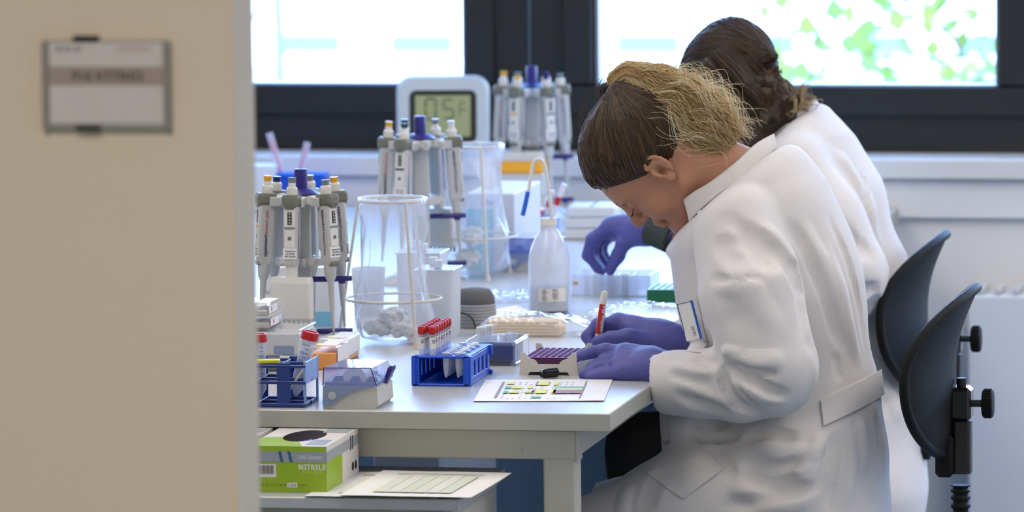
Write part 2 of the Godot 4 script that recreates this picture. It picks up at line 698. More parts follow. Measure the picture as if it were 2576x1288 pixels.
# the outermost point of a field met from inside along a direction
func on_skin(f: Field, from: Vector3, dir: Vector3) -> Vector3:
	var r := 0.0
	for k in 60:
		var d := f.at(from + dir * r)
		if d > -0.0008:
			break
		r += maxf(-d * 0.8, 0.0015)
	return from + dir * r

# a lock of many wavy strands round a path of (x, y, z, radius)
func lock(m: MB, path: Array, count: int, wave: float, thick: float, dark: Color, pale: Color, stray := 0.0) -> void:
	var c := Curve3D.new()
	var rr := []
	for i in range(0, path.size(), 4):
		c.add_point(Vector3(path[i], path[i + 1], path[i + 2]))
		rr.append(path[i + 3])
	for i in c.point_count:
		var d := (c.get_point_position(mini(i + 1, c.point_count - 1)) - c.get_point_position(maxi(i - 1, 0))) * 0.22
		c.set_point_in(i, -d)
		c.set_point_out(i, d)
	var length := c.get_baked_length()
	var a := 0.0
	var off := 0.0
	var ph := 0.0
	var fr := 1.0
	var tone := 0.0
	for s in count:
		if s % 14 == 0:
			a = rng.randf_range(0, TAU)
			off = lerpf(0.55, 1.0, rng.randf())
			ph = rng.randf_range(0, TAU)
			fr = rng.randf_range(0.7, 1.4)
			tone = rng.randf()
		var a2 := a + rng.randf_range(-0.22, 0.22)
		var off2 := off + rng.randf_range(-0.12, 0.12)
		var ph2 := ph + rng.randf_range(-0.5, 0.5)
		var from := rng.randf_range(0.0, 0.06)
		var to := rng.randf_range(0.66, 1.02 + stray * 0.1)
		var loose := stray * rng.randf() ** 2
		var pts := []
		var n := 29
		for k in n:
			var u := lerpf(from, to, k / float(n - 1))
			var at := c.sample_baked(minf(u, 1.0) * length)
			var ahead := c.sample_baked(minf(u + 0.02, 1.0) * length)
			var back := c.sample_baked(maxf(minf(u, 0.98) - 0.02, 0.0) * length)
			var d := (ahead - back).normalized()
			var sd := d.cross(Vector3.BACK).normalized()
			var up := sd.cross(d)
			var x := clampf(u, 0, 0.999) * (rr.size() - 1)
			var r: float = lerpf(rr[int(x)], rr[mini(int(x) + 1, rr.size() - 1)], x - int(x))
			var w := wave * smoothstep(0.0, 0.5, u) * (1.0 + 2.0 * loose)
			var g := off2 * r * (1.0 + loose * u * 1.2)
			at += sd * (cos(a2) * g + sin(u * 16.0 * fr + ph2) * w) + up * (sin(a2) * g + cos(u * 10.0 * fr + ph2 * 1.7) * w)
			if u > 1.0:
				at += d * (u - 1.0) * length
			pts.append(at)
		strand(m, pts, thick, thick * 0.6, dark.lerp(pale, clampf(tone * 0.75 + rng.randf() * 0.25 + loose * 0.4, 0, 1)))

# a flat piece of cloth laid on the side of a coat: outline in (x, y), a grid of m x n points between four corners
func laid(f: Field, q: Array, nu: int, nv: int, off: float) -> MB:
	var top := PackedVector3Array()
	var low := PackedVector3Array()
	for j in nv:
		for i in nu:
			var u := float(i) / (nu - 1)
			var w := float(j) / (nv - 1)
			var p: Vector2 = q[0].lerp(q[1], u).lerp(q[3].lerp(q[2], u), w)
			var z := f.meet(p.x, p.y)
			if i > 0 and z < top[top.size() - 1].z - 0.05:
				z = top[top.size() - 1].z - 0.03
			top.append(Vector3(p.x, p.y, z + off))
			low.append(Vector3(p.x, p.y, z - off))
	var m := MB.new()
	# a smooth sheet stretched over the cloth, not following every wrinkle
	for it in 3:
		var s := top.duplicate()
		for j in range(1, nv - 1):
			for i in range(1, nu - 1):
				top[j * nu + i].z = maxf(s[j * nu + i].z, (s[j * nu + i - 1].z + s[j * nu + i + 1].z + s[(j - 1) * nu + i].z + s[(j + 1) * nu + i].z) * 0.25)
	var du := top[1] - top[0]
	var dv := top[nu] - top[0]
	m.grid(top, nu, nv, false, du.cross(dv).z < 0)
	for e in [range(0, nu), range(nu * (nv - 1), nu * nv), range(0, nu * nv, nu), range(nu - 1, nu * nv, nu)]:
		var pr: Array = e
		for i in pr.size() - 1:
			var mid := (top[0] + top[nu * nv - 1]) * 0.5
			var ctr := (top[pr[i]] + top[pr[i + 1]]) * 0.5 - mid
			ctr.z = 0
			m.face([top[pr[i]], top[pr[i + 1]], low[pr[i + 1]], low[pr[i]]], ctr)
	return m

func cloth_noise(sd: int, freq: float) -> FastNoiseLite:
	var no := FastNoiseLite.new()
	no.seed = sd
	no.frequency = freq
	no.fractal_octaves = 2
	return no

func person_writing(skin: Material, coat: Material, glove: Material, black: Material, cloth_blue: Material) -> void:
	var who := thing("person", "seated person with blond ponytail in white lab coat, writing with a marker", "person")
	var hb := head_frame(1.1, -0.03, -0.22)
	var place := Transform3D(hb, Vector3(-0.0124, 1.0975, -0.605))
	var body := MB.new()
	head(body, place, Vector3(0.1186, 1.0659, -0.62), 0.062, 0.0027, 0.94)
	# trunk, arms and legs under the clothes, one closed surface with the neck standing in it
	var f := Field.new(Vector3(-0.15, 0.36, -0.98), Vector3(0.62, 1.16, -0.28), 0.014)
	f.chain([0.2156, 0.5716, -0.62, 0.1, 0.2065, 0.7314, -0.62, 0.09, 0.1707, 0.8639, -0.62, 0.09, 0.1414, 0.9832, -0.62, 0.075, 0.1166, 1.0659, -0.62, 0.05], 0.04, 0.8)
	f.chain([0.1407, 0.9711, -0.47, 0.042, 0.1918, 0.7758, -0.405, 0.038, 0.0334, 0.7623, -0.45, 0.022], 0.03)
	f.chain([0.0752, 0.9667, -0.79, 0.05, 0.07, 0.7767, -0.86, 0.042, -0.0013, 0.7847, -0.75, 0.026], 0.03)
	f.chain([0.2119, 0.5899, -0.53, 0.085, 0.0368, 0.5252, -0.5, 0.07, -0.1623, 0.4504, -0.49, 0.055], 0.04)
	f.chain([0.1845, 0.5648, -0.72, 0.085, -0.0036, 0.4904, -0.75, 0.07, -0.2092, 0.4124, -0.75, 0.055], 0.04)
	f.build(body)
	part(who, "body", body, skin)
	# lab coat
	var g := Field.new(Vector3(-0.16, 0.36, -1.02), Vector3(0.66, 1.19, -0.25), 0.005)
	g.chain([0.2188, 0.5516, -0.62, 0.135, 0.214, 0.6382, -0.62, 0.128, 0.2085, 0.7314, -0.62, 0.122, 0.1707, 0.8639, -0.62, 0.142, 0.1531, 0.9368, -0.62, 0.136, 0.1368, 0.9964, -0.62, 0.124, 0.1284, 1.0262, -0.62, 0.114, 0.1205, 1.0526, -0.62, 0.1], 0.05, 0.82)
	g.chain([0.0559, 0.7096, -0.62, 0.078, 0.062, 0.6229, -0.62, 0.078], 0.02, 0.55)
	g.chain([0.1311, 1.005, -0.47, 0.074, 0.1657, 0.8989, -0.41, 0.082, 0.1981, 0.788, -0.385, 0.078], 0.012)
	g.chain([0.1985, 0.7719, -0.395, 0.073, 0.1465, 0.7524, -0.4, 0.06, 0.0851, 0.75, -0.415, 0.053, 0.0325, 0.7496, -0.435, 0.05, -0.0022, 0.7527, -0.445, 0.047], 0.02)
	g.trim(Vector3(-0.0924, 0.6417, -0.56), Vector3(0.0518, 0.8402, -0.34), Vector3(-0.0042, 0.7685, -0.45).x + 0.145 * Vector3(-0.0042, 0.7685, -0.45).y, -0.145)
	g.cap(Vector3(-0.0344, 0.7657, -0.46), Vector3(0.012, 0.7632, -0.452), 0.04, 0.034, 0.006, 1.0, true)
	g.chain([0.0716, 0.9753, -0.77, 0.072, 0.0702, 0.7971, -0.86, 0.07, 0.0195, 0.7805, -0.79, 0.042, -0.0192, 0.7855, -0.735, 0.029], 0.03)
	g.chain([0.2105, 0.5853, -0.54, 0.118, 0.1203, 0.5568, -0.52, 0.1, 0.0235, 0.525, -0.5, 0.09, -0.1741, 0.4383, -0.48, 0.082], 0.03)
	g.chain([0.1844, 0.5614, -0.72, 0.112, -0.0189, 0.482, -0.76, 0.088, -0.2419, 0.4281, -0.78, 0.082], 0.025)
	g.chain([0.2352, 0.5878, -0.6, 0.11, 0.2513, 0.4881, -0.6, 0.1, 0.2501, 0.3777, -0.58, 0.1], 0.05, 0.6)
	g.slice(Vector3(-0.644, 0.765, 0), Vector3(-0.644, 0.765, 0).dot(Vector3(0.1039, 1.0572, -0.62)), 0.03)
	# hollow for the neck
	g.cap(Vector3(0.0854, 1.0809, -0.62), Vector3(0.1165, 1.0506, -0.62), 0.055, 0.05, 0.015, 0.9, true)
	# folds: sleeve head, armhole, elbow, forearm
	g.fold([Vector2(0.098, 1.0151), Vector2(0.1342, 1.0219), Vector2(0.1833, 0.9962), Vector2(0.2257, 0.9573), Vector2(0.2516, 0.8988), Vector2(0.2576, 0.8172)], 0.0209, -0.0170)
	g.fold([Vector2(0.1417, 1.0071), Vector2(0.1841, 0.9814), Vector2(0.2164, 0.9329)], 0.0323, -0.0186)
	g.fold([Vector2(0.1745, 1.0171), Vector2(0.22, 0.9784), Vector2(0.2457, 0.9267)], 0.0285, 0.0139)
	g.fold([Vector2(0.1155, 1.0036), Vector2(0.1414, 0.9648), Vector2(0.1674, 0.939)], 0.0285, -0.0109)
	g.fold([Vector2(0.2297, 0.9655), Vector2(0.2471, 0.9332), Vector2(0.252, 0.8877)], 0.0171, -0.0202)
	g.fold([Vector2(0.0986, 0.9319), Vector2(0.1543, 0.9259), Vector2(0.2066, 0.9315)], 0.0133, -0.0078)
	g.fold([Vector2(0.1018, 0.9176), Vector2(0.1542, 0.9142), Vector2(0.2033, 0.923)], 0.0190, 0.0062)
	g.fold([Vector2(0.135, 0.7967), Vector2(0.1729, 0.7729), Vector2(0.212, 0.7506), Vector2(0.2446, 0.7412)], 0.0171, -0.0217)
	g.fold([Vector2(0.1304, 0.7921), Vector2(0.1321, 0.7594), Vector2(0.1529, 0.727), Vector2(0.1921, 0.7079)], 0.0171, -0.0202)
	g.fold([Vector2(0.1456, 0.802), Vector2(0.1861, 0.7861), Vector2(0.2285, 0.7768)], 0.0152, -0.0139)
	g.fold([Vector2(0.1402, 0.7856), Vector2(0.1728, 0.7566), Vector2(0.2119, 0.731)], 0.0190, 0.0155)
	g.fold([Vector2(0.1522, 0.8086), Vector2(0.1927, 0.7993), Vector2(0.2385, 0.803)], 0.0209, 0.0124)
	g.fold([Vector2(0.1272, 0.8051), Vector2(0.1404, 0.815), Vector2(0.1666, 0.8088)], 0.0133, 0.0109)
	g.fold([Vector2(0.0319, 0.7887), Vector2(0.0647, 0.776), Vector2(0.1239, 0.7701)], 0.0209, 0.0093)
	g.fold([Vector2(0.0382, 0.7495), Vector2(0.0841, 0.7271), Vector2(0.1432, 0.7082)], 0.0228, -0.0109)
	g.fold([Vector2(0.0715, 0.799), Vector2(0.1043, 0.7895), Vector2(0.1241, 0.7963)], 0.0142, -0.0093)
	# back and side
	g.fold([Vector2(0.265, 1.0346), Vector2(0.3039, 0.9433), Vector2(0.3264, 0.8517), Vector2(0.3424, 0.7666)], 0.0190, -0.0093)
	g.fold([Vector2(0.268, 0.9823), Vector2(0.2971, 0.8908), Vector2(0.3163, 0.7992), Vector2(0.3292, 0.7533)], 0.0228, 0.0124)
	g.fold([Vector2(0.258, 0.956), Vector2(0.2806, 0.8775), Vector2(0.3031, 0.7859)], 0.0190, -0.0139)
	g.fold([Vector2(0.2573, 0.8379), Vector2(0.2901, 0.8186), Vector2(0.3294, 0.7829)], 0.0228, -0.0155)
	g.fold([Vector2(0.0568, 0.9675), Vector2(0.0629, 0.9018), Vector2(0.0789, 0.8296)], 0.0209, -0.0124)
	# skirt and lap
	g.fold([Vector2(0.2946, 0.674), Vector2(0.2858, 0.6278), Vector2(0.2722, 0.5683)], 0.0114, -0.0124)
	g.fold([Vector2(0.3453, 0.6944), Vector2(0.355, 0.6485), Vector2(0.358, 0.5959)], 0.0152, -0.0109)
	g.fold([Vector2(0.3289, 0.6876), Vector2(0.3352, 0.6417), Vector2(0.3363, 0.589)], 0.0190, 0.0124)
	g.fold([Vector2(0.1571, 0.6538), Vector2(0.2165, 0.6368), Vector2(0.276, 0.6422)], 0.0190, 0.0139)
	g.fold([Vector2(0.1373, 0.6588), Vector2(0.1969, 0.6662), Vector2(0.2431, 0.6602)], 0.0171, -0.0155)
	g.fold([Vector2(0.1304, 0.6125), Vector2(0.1964, 0.5903), Vector2(0.2624, 0.5847)], 0.0247, -0.0139)
	g.fold([Vector2(0.117, 0.5925), Vector2(0.1764, 0.5603), Vector2(0.2424, 0.5481)], 0.0228, 0.0124)
	g.fold([Vector2(0.0842, 0.6482), Vector2(0.1172, 0.619), Vector2(0.1368, 0.5862)], 0.0171, -0.0124)
	g.fold([Vector2(-0.0426, 0.5836), Vector2(-0.0496, 0.5537), Vector2(-0.0532, 0.5172)], 0.0190, 0.0093)
	g.fold([Vector2(0.0379, 0.6721), Vector2(0.0843, 0.6548), Vector2(0.144, 0.6622)], 0.0152, -0.0186)
	g.fold([Vector2(0.1187, 0.9907), Vector2(0.1608, 0.9324), Vector2(0.2062, 0.8678), Vector2(0.2321, 0.8225)], 0.03, 0.007)
	g.fold([Vector2(0.1021, 0.9645), Vector2(0.1344, 0.8997), Vector2(0.1667, 0.8283)], 0.026, -0.006)
	g.fold([Vector2(0.0317, 0.7592), Vector2(0.0974, 0.7371), Vector2(0.1696, 0.7248)], 0.016, 0.009)
	g.fold([Vector2(0.0252, 0.7755), Vector2(0.0778, 0.765), Vector2(0.1238, 0.7603)], 0.014, -0.007)
	g.fold([Vector2(0.1304, 0.7953), Vector2(0.1597, 0.7663), Vector2(0.1857, 0.7307), Vector2(0.192, 0.7014)], 0.015, -0.014)
	g.fold([Vector2(0.1597, 0.763), Vector2(0.1988, 0.7406), Vector2(0.238, 0.7313)], 0.014, 0.01)
	g.fold([Vector2(0.2255, 1.0343), Vector2(0.2646, 0.956), Vector2(0.287, 0.8579), Vector2(0.2964, 0.7727)], 0.022, 0.009)
	g.fold([Vector2(0.2156, 1.0212), Vector2(0.2514, 0.9559), Vector2(0.2708, 0.8905)], 0.018, -0.009)
	g.fold([Vector2(0.3025, 0.6755), Vector2(0.2969, 0.6214), Vector2(0.2872, 0.5323)], 0.013, -0.012)
	g.fold([Vector2(0.319, 0.6809), Vector2(0.3219, 0.6217), Vector2(0.3149, 0.5327)], 0.02, 0.009)
	g.fold([Vector2(0.2794, 0.6725), Vector2(0.2627, 0.6341), Vector2(0.2295, 0.6007)], 0.018, 0.011)
	g.fold([Vector2(0.2825, 0.6344), Vector2(0.2032, 0.6135), Vector2(0.1305, 0.629)], 0.017, -0.013)
	g.fold([Vector2(0.2889, 0.5916), Vector2(0.1963, 0.5639), Vector2(0.0967, 0.5446)], 0.02, -0.011)
	g.fold([Vector2(0.2789, 0.5717), Vector2(0.1895, 0.5407), Vector2(0.1033, 0.5262)], 0.022, 0.01)
	g.fold([Vector2(0.0242, 0.6111), Vector2(-0.0027, 0.5776), Vector2(-0.0164, 0.5277)], 0.022, -0.006)
	g.fold([Vector2(0.1324, 0.7986), Vector2(0.127, 0.7757), Vector2(0.1366, 0.7445), Vector2(0.1607, 0.7206), Vector2(0.1921, 0.7073)], 0.011, -0.012)
	g.fold([Vector2(0.1311, 0.8005), Vector2(0.152, 0.7812), Vector2(0.1761, 0.7645), Vector2(0.2022, 0.7557)], 0.0105, -0.011)
	g.fold([Vector2(0.1547, 0.7956), Vector2(0.1742, 0.7762), Vector2(0.2055, 0.7603), Vector2(0.2316, 0.741)], 0.0105, -0.01)
	g.fold([Vector2(0.1403, 0.8052), Vector2(0.173, 0.799), Vector2(0.2123, 0.7929)], 0.012, 0.007)
	g.fold([Vector2(0.1434, 0.7759), Vector2(0.153, 0.7466), Vector2(0.1758, 0.724)], 0.011, 0.008)
	g.fold([Vector2(0.2735, 0.7987), Vector2(0.278, 0.7659), Vector2(0.2764, 0.7297)], 0.013, 0.006)
	g.fold([Vector2(0.29, 0.7989), Vector2(0.2977, 0.7727), Vector2(0.3015, 0.7432)], 0.013, -0.006)
	g.ripple(cloth_noise(5, 5.0), 0.004)
	var cm := MB.new()
	g.build(cm)
	var lc := part(who, "lab_coat", cm, coat)
	part(lc, "belt", laid(g, [Vector2(0.2711, 0.7198), Vector2(0.3489, 0.7516), Vector2(0.354, 0.7096), Vector2(0.2775, 0.6791)], 18, 6, 0.0065), coat)
	part(lc, "hip_pocket", laid(g, [Vector2(-0.0159, 0.5986), Vector2(0.0874, 0.6331), Vector2(0.1138, 0.609), Vector2(0.0517, 0.5612)], 16, 12, 0.0035), coat)
	part(lc, "chest_pocket", laid(g, [Vector2(0.0304, 0.8963), Vector2(0.0647, 0.8808), Vector2(0.084, 0.8046), Vector2(0.0363, 0.8041)], 10, 14, 0.0035), coat)
	# collar: a folded band round the neck
	var outer := [0.1764, 1.1215, -0.615, 0, 0.1611, 1.1062, -0.56, 0, 0.1306, 1.0792, -0.52, 0, 0.0907, 1.05, -0.52, 0, 0.0583, 1.0235, -0.535, 0, 0.0411, 1.0049, -0.55, 0]
	var rim := [0.1712, 1.1439, -0.615, 0, 0.1506, 1.132, -0.565, 0, 0.1218, 1.1041, -0.535, 0, 0.0819, 1.073, -0.535, 0, 0.0503, 1.0542, -0.545, 0, 0.0313, 1.04, -0.555, 0]
	var inner := [0.1631, 1.132, -0.615, 0, 0.1448, 1.1163, -0.572, 0, 0.1169, 1.0875, -0.545, 0, 0.0797, 1.0554, -0.548, 0, 0.0511, 1.0344, -0.56, 0, 0.0344, 1.02, -0.572, 0]
	part(lc, "collar", collar(outer, rim, inner, -0.62), coat)
	# hands in gloves
	part(who, "glove", hand([[-0.0592, 0.7901, -0.51, 0.0125, -0.0954, 0.7931, -0.515, 0.0105, -0.1163, 0.7893, -0.512, 0.0098, -0.1337, 0.7836, -0.508, 0.0086], [-0.0649, 0.7808, -0.492, 0.0125, -0.0951, 0.7766, -0.497, 0.0105, -0.1125, 0.7659, -0.497, 0.0098, -0.1209, 0.7567, -0.495, 0.0088], [-0.0632, 0.7717, -0.474, 0.0122, -0.0986, 0.7675, -0.478, 0.0102, -0.1161, 0.7586, -0.479, 0.0096, -0.1246, 0.7547, -0.478, 0.0086], [-0.0606, 0.7617, -0.458, 0.0115, -0.089, 0.759, -0.461, 0.0095, -0.1052, 0.7541, -0.462, 0.009, -0.1132, 0.7521, -0.462, 0.0082], [-0.0268, 0.7839, -0.515, 0.0145, -0.0645, 0.7721, -0.54, 0.0125, -0.0963, 0.7679, -0.55, 0.011, -0.1177, 0.7664, -0.55, 0.0095]], [[0.0104, 0.7725, -0.462, 0.0275, -0.0091, 0.7762, -0.468, 0.026], [-0.0135, 0.783, -0.495, 0.017, -0.0592, 0.7901, -0.51, 0.0155], [-0.0111, 0.7755, -0.48, 0.017, -0.0649, 0.7808, -0.492, 0.0155], [-0.0092, 0.769, -0.468, 0.017, -0.0632, 0.7717, -0.474, 0.015], [-0.0076, 0.7623, -0.458, 0.016, -0.0606, 0.7617, -0.458, 0.0135]]), glove)
	part(who, "glove", hand([[-0.1117, 0.8132, -0.745, 0.0125, -0.146, 0.8102, -0.738, 0.0112, -0.1618, 0.7918, -0.726, 0.01, -0.1547, 0.7781, -0.716, 0.0088], [-0.1152, 0.8089, -0.765, 0.0125, -0.1482, 0.8042, -0.762, 0.0112, -0.1619, 0.7864, -0.75, 0.01, -0.1565, 0.7729, -0.738, 0.009], [-0.1159, 0.8034, -0.785, 0.012, -0.1461, 0.7963, -0.785, 0.0105, -0.1576, 0.7786, -0.772, 0.0096, -0.1495, 0.7678, -0.76, 0.0086], [-0.113, 0.7964, -0.8, 0.0115, -0.1397, 0.7862, -0.803, 0.0098, -0.1508, 0.7707, -0.795, 0.009, -0.1436, 0.7624, -0.785, 0.0082], [-0.0499, 0.7833, -0.715, 0.0165, -0.0871, 0.7959, -0.695, 0.0135, -0.1175, 0.7917, -0.694, 0.0118, -0.141, 0.7854, -0.7, 0.0098]], [[-0.0124, 0.7856, -0.735, 0.0275, -0.0353, 0.7886, -0.742, 0.0265], [-0.0366, 0.7958, -0.738, 0.019, -0.1117, 0.8132, -0.745, 0.016], [-0.0394, 0.7905, -0.755, 0.018, -0.1152, 0.8089, -0.765, 0.0155], [-0.0419, 0.7841, -0.77, 0.018, -0.1159, 0.8034, -0.785, 0.0145], [-0.0436, 0.7776, -0.78, 0.016, -0.113, 0.7964, -0.8, 0.0135], [-0.0388, 0.7831, -0.73, 0.022, -0.0803, 0.7943, -0.735, 0.02]]), glove)
	# hair: cap, tie and curly ponytail
	rng.seed = 11
	var hm := MB.new()
	var dark := lin(0.175, 0.125, 0.085)
	var pale := lin(0.4, 0.3, 0.19)
	var knot := Vector3(-0.078, 0.123, 0)
	hair_cap(hm, place, 0.97, knot, dark, pale, 1500, 1.0)
	var gold := lin(0.62, 0.47, 0.27)
	var blond := lin(0.92, 0.82, 0.62)
	var tail := [-0.0884, 1.2159, -0.613, 0.013, -0.0893, 1.2332, -0.611, 0.02, -0.0681, 1.2443, -0.605, 0.034, -0.0206, 1.221, -0.6, 0.046, 0.03, 1.1865, -0.595, 0.052, 0.0731, 1.1557, -0.595, 0.048, 0.1068, 1.1316, -0.6, 0.034]
	var core := MB.new()
	var cf := Field.new(Vector3(-0.1568, 1.0657, -0.72), Vector3(0.176, 1.2961, -0.49), 0.006)
	var thin := tail.duplicate()
	for i in range(3, thin.size(), 4):
		thin[i] = thin[i] * (0.5 if i < 12 else 0.6 if i < 22 else 0.3)
	cf.chain(thin, 0.004)
	cf.ripple(cloth_noise(21, 40.0), 0.005)
	hm.col = lin(0.45, 0.33, 0.18)
	cf.build(hm)
	lock(hm, tail, 3800, 0.0068, 0.0006, gold, blond)
	lock(hm, tail, 560, 0.006, 0.00035, blond, lin(0.95, 0.9, 0.76), 0.95)
	# loose hairs along the crown
	for i in 46:
		var a := rng.randf_range(-0.6, 1.5)
		var e := Vector3(sin(a), cos(a), rng.randf_range(-0.5, 0.7)).normalized()
		var p := Vector3(-0.008, 0.048, 0) + e * Vector3(0.102, 0.104, 0.079)
		var pts := []
		for k in 6:
			pts.append(place * ((p + e * 0.012 * sin(k * 0.5) + Vector3(-0.007 * k, 0.001 * k, 0) * rng.randf_range(0.8, 1.2)) * 0.97))
		strand(hm, pts, 0.00045, 0.0003, dark.lerp(pale, 0.7))
	part(who, "hair", hm, hair_mat())
	var tie := MB.new()
	tie.tube(ring_round(Vector3(-0.0889, 1.2212, -0.612), Vector3(-0.1, 0.98, 0.15), 0.0205, 24), 0.009, 8, true)
	part(who, "hair_tie", tie, black)
	# lashes
	var lash := MB.new()
	for i in 7:
		var z := -0.024 - i * 0.003
		lash.tube([place * (Vector3(0.0915, 0.0125, z) * 0.94), place * (Vector3(0.1, 0.008, z - 0.001) * 0.94), place * (Vector3(0.105, 0.0085, z - 0.002) * 0.94)], 0.0006, 4)
	part(who, "eyelash", lash, black)
	var brow := MB.new()
	brow.tube([place * (Vector3(0.1, 0.036, -0.014) * 0.94), place * (Vector3(0.095, 0.041, -0.03) * 0.94), place * (Vector3(0.08, 0.039, -0.048) * 0.94)], [0.0016, 0.0022, 0.001], 6)
	part(who, "eyebrow", brow, mat(Color(0.3, 0.21, 0.14), 0.8))
	legs(who, Vector3(-0.1623, 0.4504, -0.49), Vector3(-0.2092, 0.4124, -0.75), cloth_blue, black)

func legs(who: Node3D, a: Vector3, b: Vector3, trousers: Material, shoe: Material) -> void:
	for k in [a, b]:
		var m := MB.new()
		var foot := Vector3(k.x + 0.03, 0.1, k.z)
		var pts := []
		var rr := []
		for i in 9:
			var u := i / 8.0
			pts.append(k.lerp(foot, u))
			rr.append(lerpf(0.066, 0.042, u) * (1.0 + 0.12 * sin(u * PI)))
		m.tube(pts, rr, 14)
		part(who, "trouser_leg", m, trousers)
		var s := MB.new()
		s.t = Transform3D(Basis.IDENTITY, Vector3(foot.x - 0.06, 0, foot.z))
		s.rounded([[0, 0.13, 0.042, 0.04], [0.02, 0.132, 0.044, 0.042], [0.05, 0.11, 0.042, 0.04, 0.015], [0.1, 0.055, 0.04, 0.038, 0.06]], 5)
		part(who, "shoe", s, shoe)

func ring_round(at: Vector3, axis: Vector3, r: float, n: int) -> Array:
	var b := MB.turn_to(axis)
	var o := []
	for i in n:
		o.append(at + b * Vector3(cos(TAU * i / n) * r, 0, sin(TAU * i / n) * r))
	return o

# a folded collar from three lines on the near side, mirrored to the far side of zc
func collar(outer: Array, rim: Array, inner: Array, zc: float) -> MB:
	var rows := []
	for l in [outer, rim, inner]:
		var c := Curve3D.new()
		var p := []
		for i in range(0, l.size(), 4):
			p.append(Vector3(l[i], l[i + 1], l[i + 2]))
		for i in range(p.size() - 1, -1, -1):
			c.add_point(Vector3(p[i].x, p[i].y, 2 * zc - p[i].z))
		for i in p.size():
			c.add_point(p[i])
		for i in c.point_count:
			var d := (c.get_point_position(mini(i + 1, c.point_count - 1)) - c.get_point_position(maxi(i - 1, 0))) * 0.18
			c.set_point_in(i, -d)
			c.set_point_out(i, d)
		var row := []
		for k in 49:
			row.append(c.sample_baked(c.get_baked_length() * k / 48.0, true))
		rows.append(row)
	var p := PackedVector3Array()
	for j in 7:
		for k in 49:
			if j < 4:
				var u := j / 3.0
				var out: Vector3 = rows[0][k].lerp(rows[1][k], u)
				out += Vector3(0, 0.004, 0) * sin(u * PI)
				p.append(out)
			else:
				p.append(rows[1][k].lerp(rows[2][k], (j - 3) / 3.0) + Vector3(0, -0.0012, 0))
	var m := MB.new()
	m.grid(p, 49, 7, false, true)
	var q := PackedVector3Array()
	for i in p.size():
		q.append(p[i] + Vector3(0, -0.003, -0.002 * signf(p[i].z - zc)))
	m.grid(q, 49, 7, false, false)
	for e in [0, 48]:
		for j in 6:
			m.face([p[j * 49 + e], p[(j + 1) * 49 + e], q[(j + 1) * 49 + e], q[j * 49 + e]], Vector3(-1, -1, 0))
	for j in [0, 6]:
		for k in 48:
			m.face([p[j * 49 + k], p[j * 49 + k + 1], q[j * 49 + k + 1], q[j * 49 + k]], Vector3(0, -1, 0))
	return m

func hair_mat() -> StandardMaterial3D:
	var m := tinted(0.42)
	m.backlight_enabled = true
	m.backlight = Color(0.35, 0.35, 0.35)
	return m

